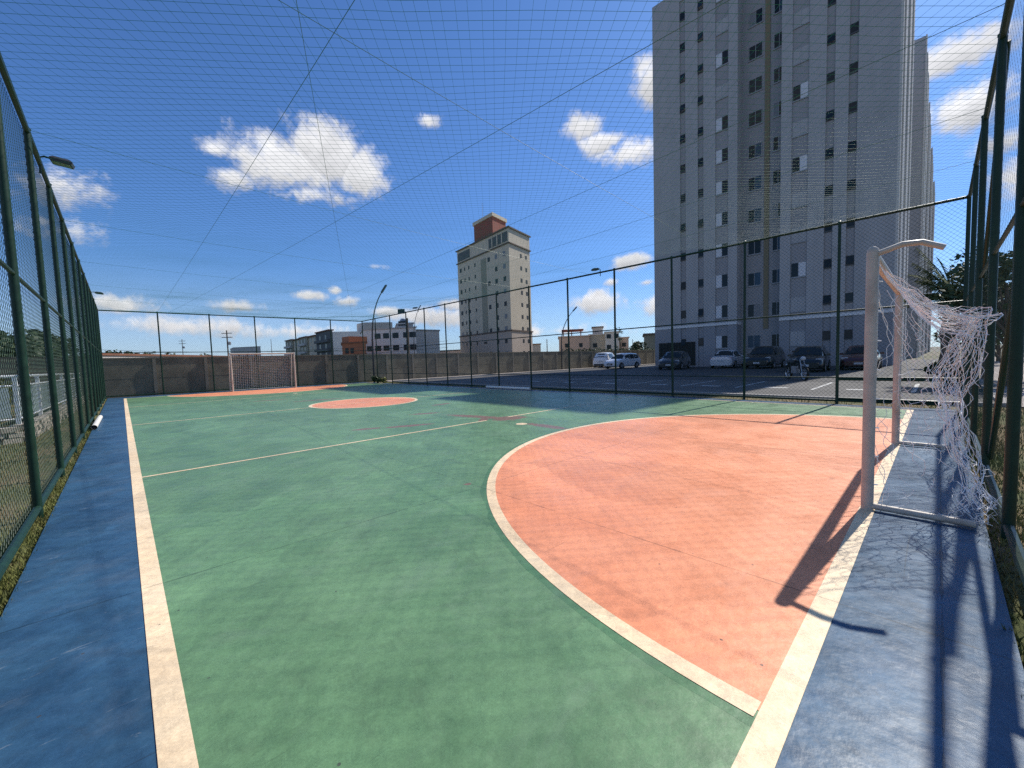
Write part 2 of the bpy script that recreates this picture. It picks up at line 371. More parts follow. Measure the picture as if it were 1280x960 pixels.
# grass blades along both edges of the slab and on the lawn
def blades(name, regions, n, label):
    mb = MB()
    for _ in range(n):
        x0, x1, y0, y1, hmax, bias = rnd.choice(regions)
        x = rnd.uniform(x0, x1); y = y0 + (y1-y0)*rnd.random()**bias
        if mn.noise(Vector((x*.8, y*.8, 3))) < -.12 and rnd.random() < .6: continue
        h = rnd.uniform(.4, 1)*hmax; a = rnd.uniform(0, 6.28); w = rnd.uniform(.003, .007)
        dx, dy = math.cos(a)*w, math.sin(a)*w; lx, ly = rnd.uniform(-.6,.6)*h, rnd.uniform(-.6,.6)*h
        mb.add([(x-dx,y-dy,-.03),(x+dx,y+dy,-.03),(x+lx,y+ly,h-.03)], [(0,1,2)])
    o = mb.build(name, M['grass']); return tag(o, label, 'grass', kind='stuff')
blades('grass', [(-.56,-.49,1.6,14,.03,1.3),(-.72,-.525,1.6,14,.055,1.6),(-.72,-.53,1.6,7,.05,1.2),(-1.6,-.62,3,22,.06,1.5),(-3.2,-.7,4,26,.075,1.2)], 30000, 'patchy olive grass beside the blue lane along the fence on the left')
blades('grass', [(2.2,11.8,-.9,-.54,.06,1),(2.5,12.5,-2.2,-.7,.09,1),(11.6,12.7,-.5,24,.06,1.2)], 16000, 'rough grass strip between court edge and parking kerb on the right')

# ------------------------------------------------------------------ chain-link fences
def diamonds(mb, A, B, z0, z1, pitch=.085, r=.0012):
    """two families of slanting wires in the vertical plane from A to B"""
    A, B = Vector(A), Vector(B); L = (B-A).length; t = (B-A)/L; H = z1-z0; nrm = Vector((-t.y, t.x, 0))
    k = -H
    n = int((L+H)/pitch)+1
    for i in range(n):
        s0 = -H + i*pitch
        for sgn in (1, -1):
            # line: s = s0 + h (sgn 1) or s = s0 + H - h
            a, b = 0., H
            if sgn == 1: lo, hi = max(0, -s0), min(H, L-s0)
            else: lo, hi = max(0, s0+H-L), min(H, s0+H)
            if hi-lo < .02: continue
            def P(h):
                s = s0+h if sgn == 1 else s0+H-h
                return A + t*s + Vector((0,0,z0+h)) + nrm*(.0015*sgn)
            mb.tube([P(lo), P(hi)], r, 3, cap=False)
def fence(name, A, B, npost, label, low_rail=True, wr=.0017, pitch=.085, gate=None, skip_first=False):
    A, B = Vector(A), Vector(B); root = thing(name, A, label, 'fence', 'chain-link fences around the court')
    t = (B-A).normalized(); L = (B-A).length; loc = -A
    for i in range(npost+1):
        if skip_first and i == 0: continue
        p = t*(L*i/npost); jit = Vector((rnd.uniform(-.008,.008), rnd.uniform(-.008,.008), 0))
        q = MB(); q.tube([p+Vector((0,0,-.1)), p+jit+Vector((0,0,FH))], .031, 10); q.lathe([(.036,0),(.036,.015),(.02,.03),(0,.034)], 10, Matrix.Translation(p+jit+Vector((0,0,FH))))
        q.build('post', M['fence'], root, True)
    for zz, r in ((FH-.02, .028), (2.1, .017), (.07, .027)) + (((.6, .014),) if low_rail else ()):
        q = MB(); q.tube([t*.03+Vector((0,0,zz)), t*(L-.03)+Vector((0,0,zz))], r, 8); q.build('rail', M['fence'], root, True)
    q = MB(); n = Vector((-t.y, t.x, 0))
    diamonds(q, n*.034, n*.034+t*L, .05, FH-.02, pitch=pitch, r=wr); q.build('wire_mesh', M['mesh'], root)
    return root
NP = 14
fl = fence('mesh_fence', (FX0,-.65,0), (FX0,FY1,0), NP, 'long green chain-link fence between the blue lane and the lawn with the bush', low_rail=False)
ff = fence('mesh_fence', (FX0,FY1,0), (FX1,FY1,0), 6, 'green chain-link fence behind the distant goal, in front of the concrete wall', low_rail=False, skip_first=True, wr=.002)
fr = fence('mesh_fence', (FX1,FY1,0), (FX1,FY0,0), NP, 'green chain-link fence between the court and the car park', skip_first=True, wr=.002)
fn = fence('mesh_fence', (FX1,FY0,0), (FX1-1.93*7,FY0,0), 7, 'tall dark chain-link fence right behind the near goal with the torn net', low_rail=False, wr=.0008, pitch=.11, skip_first=True)
# diagonal braces and the gate rails
def brace(parent, a, b, r=.022):
    q = MB(); q.tube([Vector(a)-parent.location, Vector(b)-parent.location], r, 8); return q.build('brace', M['fence'], parent, True)
brace(fn, (4.08,-.68,2.25), (6.01,-.68,.15)); brace(fn, (4.08,-.68,2.25), (2.15,-.68,.15)); brace(fn, (7.94,-.68,2.1), (6.01,-.68,4.0))
for z_ in (.56, .12):
    q = MB(); q.tube([Vector((11.8,1.3,z_))-fr.location, Vector((11.8,-.62,z_))-fr.location], .028, 8); q.build('gate_bar', M['fence'], fr, True)

# ------------------------------------------------------------------ overhead net with its support cables
net = thing('overhead_net', (5.6,12.5,4.0), 'fine green safety net stretched flat over the whole court', 'net')
def netz(x, y):
    s = .5*(1+math.sin(x*1.1)*math.sin(y*.8))
    e = min(1., min(x-FX0, FX1-x, y-FY0, FY1-y)/1.2)
    return 4.05 - .10*s*max(0,e) - .05*mn.noise(Vector((x*.6,y*.6,0)))*max(0,e)
q = MB(); off = net.location
def clip(p, d, x0, x1, y0, y1):
    lo, hi = -1e9, 1e9
    for o_, dd, a, b in ((p[0],d[0],x0,x1),(p[1],d[1],y0,y1)):
        t1, t2 = (a-o_)/dd, (b-o_)/dd
        lo, hi = max(lo, min(t1,t2)), min(hi, max(t1,t2))
    return lo, hi
for az in (R(130), R(41.5)):
    d = (math.sin(az), math.cos(az)); nrm = (-d[1], d[0])
    for i in range(-160, 161):
        wob = rnd.uniform(-.008,.008)
        p = (5.6+nrm[0]*(i*.10+wob), 12.85+nrm[1]*(i*.10+wob)); lo, hi = clip(p, d, FX0, FX1, FY0, FY1)
        if hi-lo < .05: continue
        n = max(1, int((hi-lo)/1.0)); pts = []
        for k in range(n+1):
            t = lo+(hi-lo)*k/n; x, y = p[0]+d[0]*t, p[1]+d[1]*t
            w = .012*mn.noise(Vector((x*1.3,y*1.3,i*.37)))
            pts.append(Vector((x+nrm[0]*w, y+nrm[1]*w, netz(x,y)))-off)
        q.tube(pts, .0016 if az > 1 else .0012, 3, cap=False)
q.build('net_mesh', M['net'], net)
def cable(a, b, sag=.12, r=.0028):
    a, b = Vector(a), Vector(b); q = MB(); pts = []
    for k in range(13):
        t = k/12; p = a.lerp(b, t); p.z -= sag*4*t*(1-t); pts.append(p-off)
    q.tube(pts, r, 5, cap=False); q.build('support_cable', M['cable'], net)
for x0, x1 in ((1.47,1.45),(3.78,1.85),(5.45,7.6),(7.6,9.2),(9.6,10.9)): cable((x0,FY0,4.05), (x1,FY1,4.05), .06)
for y0, y1 in ((3.1,4.0),(7.0,8.0),(10.9,11.2),(14.8,15.2),(18.7,19.2),(22.4,22.6)): cable((FX0,y0,4.05), (FX1,y1,4.05), .06, .0025)
cable((-.5,FY0,4.05), (11.2,FY1,4.05), .06, .0025)

# ------------------------------------------------------------------ goals
def twine(q, pts, r): q.tube(pts, r, 3, cap=False)
def goal(loc, facing, label, torn):
    """goal mouth on local x 0..3, opening to +y, depth to -y"""
    g = thing('football_goal', loc, label, 'goal', 'goals at the two ends of the court', 0 if facing > 0 else math.pi)
    Wd, H, r, D = 2.99, 1.97, .038, (.56 if torn else .8)
    for x in (0, Wd):
        q = MB(); q.tube([(x,0,-.02),(x,0,H-.02),(x,0,H+.012),(x,0,H+.028)], [r,r,r*.85,r*.4], 16); q.build('post', M['cream'], g, True)
        q = MB(); q.tube([(x,0,.032),(x,-.1,.03),(x,-D,.03)], .024, 10)
        q.build('base_bar', M['cream'], g, True)
        q = MB()
        if torn and x > 0: continue
        if torn: q.tube([(x,-.02,H-.03),(x,-.16,H+.012),(x,-.26,H+.005),(x,-.37,H-.055)], .020, 10)
        else: q.tube([(x,-.02,H-.02),(x,-.3,H),(x,-.45,H-.06),(x,-D,.03)], .018, 8)
        q.build('top_bracket', M['cream'], g, True)
    q = MB(); q.tube([(r*.9,0,H-.04),(Wd-r*.9,0,H-.04)], r, 16); q.build('crossbar', M['cream'], g, True)
    if not torn: q = MB(); q.tube([(.02,-D,.03),(Wd-.02,-D,.03)], .02, 8); q.build('base_bar', M['cream'], g, True)
    q = MB(); r2 = random.Random(5 if torn else 9)
    if torn:
        nu, nv, top = 19, 19, 6
        def S(i, j):
            u = i/nu; x = Wd*u
            # top part droops from the crossbar to a bunched rear edge, then hangs down the back
            if j <= top:
                v = j/top; x = x*(1-.10*v)+.20*v; y = -.02-.58*v; z = H-.05-.44*v**1.3 - .20*math.sin(math.pi*v)*(.4+.6*math.sin(u*7+1)**2) 
            else:
                v = (j-top)/(nv-top); x = x*.90+.20; y = -.60+.16*math.sin(v*3.1)+.12*math.sin(u*9+v*2.4)*math.sin(v*3.1); z = (H-.47)*(1-v)+.03*v + .12*math.sin(u*9)*(1-v)
            p = Vector((x,y,z)); k = .03+.045*min(1, j/6)
            nn = mn.noise_vector(Vector((u*4.2, j*.26, 2.7)))*k*2.0 + mn.noise_vector(Vector((u*9, j*.7, 7)))*k*.75
            if j == 0: nn *= .1
            p += nn; p.z = max(.015, min(p.z, H-.02)); p.y = max(-.66, p.y); return p
        def run(pts, keep):
            seg = []
            for a in pts:
                seg.append(a)
                if r2.random() > keep+.02:
                    if len(seg) > 1: twine(q, smooth_pts(seg), .0021)
                    seg = []
            if len(seg) > 1: twine(q, smooth_pts(seg), .0021)
        def smooth_pts(ps):
            out = [ps[0]]
            for a, b in zip(ps, ps[1:]):
                out.append(b)
            n = len(out); res = []
            for i in range(n-1):
                p0, p1, p2, p3 = out[max(0,i-1)], out[i], out[i+1], out[min(n-1,i+2)]
                for k in range(3):
                    t = k/3; res.append(.5*((2*p1)+(p2-p0)*t+(2*p0-5*p1+4*p2-p3)*t*t+(3*p1-p0-3*p2+p3)*t**3) + Vector((0,0,-(p2-p1).length*.35*t*(1-t))))
            res.append(out[-1]); return res
        for i in range(nu+1):
            for sg in (.27, -.27): run([S(min(nu, max(0, i+(sg if j % 2 else -sg))), j) for j in range(nv+1)], .965)
        twine(q, smooth_pts([S(i, top) for i in range(nu+1)]), .003); twine(q, smooth_pts([S(i, nv) for i in range(nu+1)]), .003)
        # side panels: diamond mesh slung between post, bracket and base bar, baggy and torn
        for x, s_ in ((.0, 1), (Wd, -1)):
            def Sd(a, j, x=x, s_=s_):
                t = a/5; z_ = .03+1.80*(j/15)*(1-.22*t); bag = math.sin(math.pi*min(1,t+.05))*(.05+.16*(1-j/15))
                p = Vector((x+s_*(.02+bag*.8), -.03-.60*t-.05*math.sin(j*.7), z_-.10*math.sin(math.pi*t))); nn = mn.noise_vector(Vector((t*2.3+x, j*.33, 4)))
                p += Vector((nn.x*.07*s_, nn.y*.07, nn.z*.09)); p.y = max(-.655, min(-.02, p.y)); p.z = max(.015, p.z); return p
            for i in range(5):
                for sg in (.25, -.25): run([Sd(min(5, max(0, i+(sg if j % 2 else -sg))), j) for j in range(16)], .93)
        for _ in range(24):                     # the knotted heap at the foot and the bunch under the roof
            c = Vector((r2.uniform(.05,.5), r2.uniform(-.64,-.5), r2.uniform(.03,.22))); pts = [c]
            for k in range(9): pts.append(pts[-1]+Vector((r2.uniform(-.07,.07), r2.uniform(-.04,.04), r2.uniform(-.06,.06)))); pts[-1].z = max(.012, pts[-1].z); pts[-1].y = min(-.45, max(-.72, pts[-1].y))
            twine(q, pts, .0021)
        for _ in range(30):
            x0 = r2.uniform(.1, 2.9); a = Vector((x0, -.02, H-.06)); b = Vector((x0*.85+r2.uniform(.1,.5), -.60+r2.uniform(-.05,.1), 1.48+r2.uniform(-.18,.10)))
            twine(q, [a.lerp(b, t/8)+Vector((r2.uniform(-.02,.02),0,-.16*math.sin(math.pi*t/8)+r2.uniform(-.02,.02))) for t in range(9)], .0021)
        for x in (0, Wd):                       # net hooks up the posts
            for k in range(8):
                zk = .2+.22*k; q.tube([(x,-.03,zk),(x+.03 if x == 0 else x-.03,-.055,zk-.004)], .005, 5)
    else:
        def line(p): twine(q, p, .0024)
        n = 30
        for i in range(n+1):
            x = Wd*i/n; line([(x,-.03,H-.03),(x,-.42,H-.05),(x,-D,.04)])
        for j in range(22):
            z_ = .05+(H-.1)*j/21; y = -D+(D-.42)*j/21; line([(0,y,z_),(Wd,y,z_)])
            for x in (0, Wd): line([(x,-.03,z_),(x,y,z_)])
        for j in range(4): line([(0,-.08-.1*j,H-.04),(Wd,-.08-.1*j,H-.04)])
    q.build('net', M['goalnet'], g)
    return g
goal((4.106,.046,.004), 1, 'cream metal goal with torn white net, on the big coral area', True)
goal((5.6+1.49,LEN-.05,.004), -1, 'small far goal with a neat white net in front of the wall', False)

# white plastic pipes lying on the lane
def pipe(a, b, r, label):
    a, b = Vector(a), Vector(b); root = thing('plastic_pipe', a, label, 'pipe'); q = MB(); d = b-a; n = d.normalized()
    q.tube([Vector(), d], r, 18, cap=False); q.tube([d, Vector()], r*.88, 18, cap=False); q.build('pipe_wall', M['white_pipe'], root, True)
    q = MB(); q.tube([n*.03, n*.035], r*.88, 18); q.build('dark_bore', M['black'], root)
pipe((-.50,12.2,.055), (-.48,14.9,.055), .05, 'short white plastic pipe lying by the grass edge of the blue lane')
pipe((11.55,13.4,.06), (11.5,10.7,.06), .055, 'pale pipe lying at the shaded far edge of the court by the car park')

# ------------------------------------------------------------------ floodlights clamped to the fence tops
def floodlight(pos, dirv, label):
    pos = Vector(pos); d = Vector(dirv).normalized(); s = Vector((-d.y, d.x, 0)); root = thing('floodlight', pos, label, 'floodlight', 'floodlights on the fence tops'); root.scale = (.78,.78,.78)
    q = MB(); q.tube([(0,0,-.25),(0,0,.02),d*.06+Vector((0,0,.05)),d*.16+Vector((0,0,.03))], .016, 8); q.build('arm', M['fence'], root, True)
    c = d*.27+Vector((0,0,.01)); ax = (d*.14+Vector((0,0,-.015))); az_ = Vector((0,0,.045))+d*.004
    q = MB(); v = []
    for k, (w, h) in enumerate(((.9,-1),(1,.1),(.7,1))):
        for i, j in ((-1,-1),(1,-1),(1,1),(-1,1)): v.append(c+ax*i*w+s*j*.11*w+az_*h)
    f = [(3,2,1,0),(8,9,10,11)]
    for L_ in (0, 4):
        for k in range(4): f.append((L_+k, L_+(k+1)%4, L_+4+(k+1)%4, L_+4+k))
    q.add(v, f); q.build('housing', M['lamp'], root)
    q = MB(); q.obox(c-az_*1.06, ax*.8, s*.085, Vector((0,0,.004))); q.build('lens', M['lens'], root)
floodlight((FX0,8.05,FH+.04), (1,-.1,0), 'green lit floodlight nearest on the fence beside the lawn')
floodlight((FX0,21.2,FH+.06), (1,-.2,0), 'tiny distant floodlight at the far end of the lawn-side fence')
floodlight((FX1,19.2,FH+.06), (-1,-.1,0), 'small dark floodlight on the car-park fence near the far corner')
floodlight((FX1,7.6,FH+.06), (-1,.3,0), 'black floodlight on the car-park fence between beige tower and grey tower')

# ------------------------------------------------------------------ concrete boundary wall
WY = 26.75
wall = thing('boundary_wall', (20,WY,0), 'long weathered precast concrete wall behind the far goal and the car park', 'wall')
q = MB()
x = -7.
k = 0
while x < 62:
    for zz in range(4): q.box(x-20, x+2.07-.14-20, .0+.004*(zz % 2), .07, -.1+zz*.475, -.1+(zz+1)*.475)
    x += 2.07
q.box(-27, 42, -.02, .1, 1.802, 1.87)
q.build('concrete_panel', M['concrete'], wall)
x = -7.
while x < 62:
    q = MB(); q.box(x-.14-20, x-20, -.06, .12, -.1, 1.80); q.build('pillar', M['concrete2'], wall); x += 2.07

# ------------------------------------------------------------------ main apartment tower
TX, TH, FL = 39.3, 34.7, 2.72
tower = thing('apartment_tower', (TX,10.5,0), 'tall light grey apartment tower in shade, nearest, with cars parked at its foot', 'apartment tower')
oy = 10.5
ENDX = 13.
def seg(y0, y1, x0, m, name, z0=-.1, z1=TH, x1=None):
    q = MB(); q.box(x0, x1 if x1 is not None else x0+1.2, y0-oy, y1-oy, z0, z1); return q.build(name, m, tower)
GZ = 3.7
# two wings and a deep central recess, the wall split in flush piers and darker recessed window strips
flush = [(16.98,19.63),(15.34,16.46),(13.82,14.84),(12.02,12.74),(8.1,8.82),(5.95,7.01),(4.63,5.43),(1.95,4.12)]
strips = [(16.46,16.98),(14.84,15.34),(12.74,13.82),(7.01,8.1),(5.43,5.95),(4.12,4.63)]
for a, b in flush:
    seg(a, b, 0, M['tower'], 'pier', GZ+.22, TH); seg(a, b, .004, M['towerg'], 'plinth_wall', -.1, GZ)
for a, b in strips:
    seg(a, b, .10, M['tower2'], 'recessed_strip', GZ+.22, TH-1.1); seg(a, b, .10, M['towerg'], 'plinth_wall', -.1, GZ); seg(a, b, .02, M['tower'], 'strip_cap', TH-1.1, TH-.003)
seg(1.95, 8.82, -.05, M['band'], 'band', GZ, GZ+.22); seg(12.02, 19.63, -.05, M['band'], 'band', GZ, GZ+.22)
seg(8.82, 12.02, 1.25, M['tower2'], 'recess_wall', -.1, TH-.9)
seg(9.92, 10.28, 1.17, M['yellow'], 'ochre_stripe', 3.2, TH-.9, 1.25)
seg(1.95, 19.63, 2.45, M['tower'], 'core', -.1, TH-.9, ENDX); seg(1.95, 8.82, 1.2, M['tower'], 'core', -.1, TH-.01, 2.45); seg(12.02, 19.63, 1.2, M['tower'], 'core', -.1, TH-.01, 2.45)
q = MB(); q.box(2.45, ENDX, 1.95-oy, 2.15-oy, TH-.9, TH-.1); q.box(2.45, ENDX, 19.43-oy, 19.63-oy, TH-.9, TH-.1); q.box(ENDX-.2, ENDX, 2.15-oy, 19.43-oy, TH-.9, TH-.1); q.build('parapet', M['tower'], tower)
# side face strips
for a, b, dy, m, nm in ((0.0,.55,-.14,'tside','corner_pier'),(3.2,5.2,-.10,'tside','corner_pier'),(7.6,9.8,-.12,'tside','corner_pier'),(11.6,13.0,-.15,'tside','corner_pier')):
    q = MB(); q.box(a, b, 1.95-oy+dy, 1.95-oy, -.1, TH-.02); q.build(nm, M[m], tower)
q = MB(); q.box(.55,.62,1.95-oy-.03,1.95-oy,-.1,TH-1); q.build('downpipe', M['wframe'], tower)
r3 = random.Random(11)
def window(kind, yc, zc, w, h, x, state=0):
    """frame with its panes and shutter as sub-parts"""
    q = MB(); y = yc-oy; fwid = .045
    q.box(x-.035, x+.02, y-w/2, y-w/2+fwid, zc-h/2, zc+h/2); q.box(x-.035, x+.02, y+w/2-fwid, y+w/2, zc-h/2, zc+h/2)
    q.box(x-.035, x+.02, y-w/2+fwid, y+w/2-fwid, zc-h/2, zc-h/2+fwid); q.box(x-.035, x+.02, y-w/2+fwid, y+w/2-fwid, zc+h/2-fwid, zc+h/2)
    if kind != 'small': q.box(x-.03, x+.02, y-.02, y+.02, zc-h/2+fwid, zc+h/2-fwid)
    q.box(x-.06, x+.03, y-w/2-.04, y+w/2+.04, zc-h/2-.06, zc-h/2-.0020)
    f = q.build('window', M['dframe'] if kind == 'small' else M['wframe'], tower)
    q = MB()
    if kind == 'small':
        a = state*.28      # hopper pane tipped out
        v = [(x-.01-a*.9, y-w/2+fwid, zc-h/2+fwid),(x-.01-a*.9, y+w/2-fwid, zc-h/2+fwid),(x-.01, y+w/2-fwid, zc+h/2-fwid-.01),(x-.01, y-w/2+fwid, zc+h/2-fwid-.01)]
        q.add(v, [(3,2,1,0)]); q.quad((x+.015,y+w/2-fwid,zc-h/2+fwid),(x+.015,y-w/2+fwid,zc-h/2+fwid),(x+.015,y-w/2+fwid,zc+h/2-fwid),(x+.015,y+w/2-fwid,zc+h/2-fwid))
        q.build('pane', M['glass'], f)
    elif kind == 'pair':
        for a_, b_ in ((y-w/2+fwid, y-.02), (y+.02, y+w/2-fwid)):
            q = MB(); q.box(x-.012, x+.01, a_, b_, zc-h/2+fwid, zc+h/2-fwid); q.build('pane', M[r3.choice(('glass','glass','glass','curtain','glassb'))], f)
    else:
        # shutter pair: state 0 = one half open, 1 = other half open, 2 = both shut
        def half(s, m, nm):
            q = MB(); a, b = (y+.02, y+w/2-fwid) if s > 0 else (y-w/2+fwid, y-.02); q.box(x-.014 if nm == 'pane' else x-.028, x+.01, a, b, zc-h/2+fwid, zc+h/2-fwid); q.build(nm, M[m], f)
        if state == 0: half(1, 'shutter', 'shutter'); half(-1, 'glass', 'pane')
        elif state == 1: half(-1, 'shutter', 'shutter'); half(1, 'glass', 'pane')
        else: half(1, 'tower', 'shutter'); half(-1, 'tower', 'shutter')
r3 = random.Random(11)
for k in range(12):
    z_ = 2.32+FL*k
    for a, b in (strips[0], strips[1]): window('small', (a+b)/2, z_, .50, .68, .09, r3.choice((0,0,1,1,.5)))
    for a, b in (strips[4], strips[5]): window('small', (a+b)/2, z_+.02, .50, .66, .09, r3.choice((0,1,1,.5)))
    st = 0 if k < 5 else r3.choice((0,2,2,0,2)); window('shut', 13.28, z_-.12, 1.06, 1.16, .09, st)
    st = 2 if k == 0 else (1 if k in (2,5,7) else 2); window('shut', 7.555, z_-.12, 1.06, 1.16, .09, st)
    window('pair', 11.0, z_-.2, 1.05, 1.15, 1.24); window('pair', 9.28, z_-.2, .78, 1.15, 1.24)
# garage opening with its dark lattice at the left foot
q = MB(); q.box(-.03, .0, 15.6-oy, 19.2-oy, .1, 2.35)
q.build('garage_opening', M['black'], tower)
q = MB()
for i in range(12): q.box(-.06,-.035,15.6+i*.31-oy,15.64+i*.31-oy,.1,2.35)
q.build('garage_grille', M['trim'], tower)
q = MB(); q.lathe([(.9,0),(1.0,.3),(.95,1.5),(.5,1.75),(0,1.8)], 16, Matrix.Translation((6,15-oy,TH-.9))); q.build('water_tank', M['tank'], tower, True)

# the row of identical towers behind it, seen end-on
row = ['second grey tower in the row, just behind the nearest one', 'third tower of the receding row, a thin pale sliver', 'fourth tower of the receding row, stepping lower', 'fifth and lowest visible tower of the receding row']
for (x0, ye), lab in zip(((66,1.45),(84,1.42),(103,1.30),(124,1.15)), row):
    t = thing('apartment_tower', (x0,10.5,0), lab, 'apartment tower', 'row of identical towers behind the main one')
    q = MB(); q.box(0, 12, ye-oy, 19-oy, -.1, 35.2); q.build('wall', M['tower'], t)
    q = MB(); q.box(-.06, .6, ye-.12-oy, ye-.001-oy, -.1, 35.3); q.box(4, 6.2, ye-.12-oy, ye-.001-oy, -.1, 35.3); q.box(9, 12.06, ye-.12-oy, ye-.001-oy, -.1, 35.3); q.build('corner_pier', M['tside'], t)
    for k in range(12):
        q = MB(); q.box(2, 2.7, ye-.03-oy, ye-.001-oy, 2+k*2.72, 2.7+k*2.72); q.build('window', M['glass'], t)

# ------------------------------------------------------------------ background buildings (real sizes at real distances)
def frame2(C0, L, Rr):
    """local frame of a block with near corner C0 and visible edges to L and Rr"""
    C0, L, Rr = Vector(C0), Vector(L), Vector(Rr)
    for p in (C0, L, Rr): p.z = 0
    return C0, (L-C0), (Rr-C0)
def qface(q, C, e, n, s0, s1, z0, z1, d0=0., d1=.15, mi=0):
    """box standing d0..d1 proud of a wall starting at C along unit e with outward unit n"""
    a = C+e*s0+n*d0; b = C+e*s1+n*d0; c = C+e*s1+n*d1; d = C+e*s0+n*d1
    q.prism([a,b,c,d], z0, z1, mi)
def outward(e, inside):
    n = Vector((e.y,-e.x,0)).normalized(); return n if n.dot(inside) < 0 else -n
def house(name, C0, L, Rr, H, m, label, cat, winL=None, winR=None, group=None, roof=True, wm='glass', ww=1.1, wh=1.1, fl=2.8, z00=1.5):
    C0, a, b = frame2(C0, L, Rr); root = thing(name, C0, label, cat, group)
    O = Vector((0,0,0)); q = MB(); q.prism([O, a, a+b, b] if a.cross(b).z > 0 else [O, b, a+b, a], -1, H); q.build('wall', m, root)
    if roof:
        q = MB(); ea, eb = a.normalized()*.25, b.normalized()*.25
        pts = [O-ea-eb, a+ea-eb, a+b+ea+eb, b-ea+eb]
        if a.cross(b).z < 0: pts.reverse()
        q.prism(pts, H+.002, H+.28); q.build('roof', M['brown'] if roof is True else roof, root)
    for e_, other, spec in ((a, b, winL), (b, a, winR)):
        if not spec: continue
        L_ = e_.length; e = e_.normalized(); n = outward(e, other)
        for col in spec:
            for k in range(int((H-1.2)/fl)):
                if (hash((round(col*100), k, name)) % 7) == 0 and cat == 'house': continue
                q = MB(); z_ = z00+k*fl; qface(q, O, e, n, col*L_-ww/2, col*L_+ww/2, z_-wh/2, z_+wh/2, 0, .06); q.build('window', M[wm], root)
    return root, a, b

# beige ten-storey tower
D0 = 93.
tb, a, b = house('apartment_tower', at_d(640,440,D0), at_d(576,440,112.5), at_d(665.5,440,101), 30.8, M['beige'], 'lone beige ten-storey tower with a red-brown rooftop box', 'apartment tower', roof=False)
ea, eb = a.normalized(), b.normalized(); na, nb = outward(ea, b), outward(eb, a); O = Vector((0,0,0))
for e, n, L_ in ((ea,na,a.length),(eb,nb,b.length)):
    for z0_, z1_, pr in ((7.6,7.9,.28),(27.2,27.45,.28),(30.6,30.9,.3)):
        q = MB(); qface(q, O, e, n, -.0 if e is eb else -pr, L_+pr, z0_, z1_, .002, pr); q.build('cornice', M['brown'], tb)
q = MB(); qface(q, O, ea, na, 0, a.length, -1, 7.6, .0, .12); qface(q, O, eb, nb, 0, b.length, -1, 7.6, .0, .12); q.build('lower_wall', M['beigeb'], tb)
for t0_, t1_ in ((.02,.34),(.72,.98)):
    q = MB(); qface(q, O, ea, na, a.length*t0_, a.length*t1_, 27.85, 30.0, 0, .07); q.build('roof_terrace_opening', M['darkb'], tb)
q = MB()
for t in (.10,.18,.27): qface(q, O, ea, na, a.length*t, a.length*t+.35, 27.8, 30.3, .071, .14)
q.build('terrace_post', M['beige'], tb)
q = MB(); qface(q, O, ea, na, a.length*.40, a.length*.50, 8, 26, -.02, .05); q.build('stair_strip', M['olive'], tb)
r4 = random.Random(3)
cols = (.08,.22,.35,.45,.62,.75,.84,.93)
for k in range(9):
    zc = 2.2+k*2.84+.4
    for c in cols:
        if c in (.22,.08,.93) and r4.random() < .45: m = 'shutter'
        elif c == .45: m = 'glass'
        else: m = 'glass'
        w, h = ((.55,.9) if c in (.62,.75,.84) else (1.0,1.05)); 
        if c == .45: w, h = 1.5, .5
        if c == .35 and k % 2: continue
        q = MB(); qface(q, O, ea, na, a.length*c-w/2, a.length*c+w/2, zc-h/2, zc+h/2, *((.121,.15) if zc < 7.5 else (.001,.03))); q.build('window', M['trim'] if m == 'glass' else M['curtain'], tb)
    for c in (.55,.8):
        q = MB(); qface(q, O, eb, nb, b.length*c-.4, b.length*c+.4, zc-.45, zc+.45, *((.121,.15) if zc < 7.5 else (.001,.03))); q.build('window', M['trim'], tb)
q = MB(); p0 = ea*a.length*.30+b*.10; pa = ea*a.length*.36; pb = b*.62
q.prism([p0, p0+pa, p0+pa+pb, p0+pb] if pa.cross(pb).z > 0 else [p0, p0+pb, p0+pa+pb, p0+pa], 30.8, 36.2); q.build('roof_box', M['brick'], tb)
q = MB(); d1, d2 = pa.normalized()*.3, pb.normalized()*.3; pts = [p0-d1-d2, p0+pa+d1-d2, p0+pa+pb+d1+d2, p0+pb-d1+d2]
if pa.cross(pb).z < 0: pts.reverse()
q.prism(pts, 35.5, 36.3); q.build('roof_box_cap', M['beige'], tb)
q = MB(); c = p0+pa*.5; q.tube([c+Vector((0,0,36.5)), c+Vector((0,0,40))], .05, 5); q.build('antenna', M['steel'], tb)

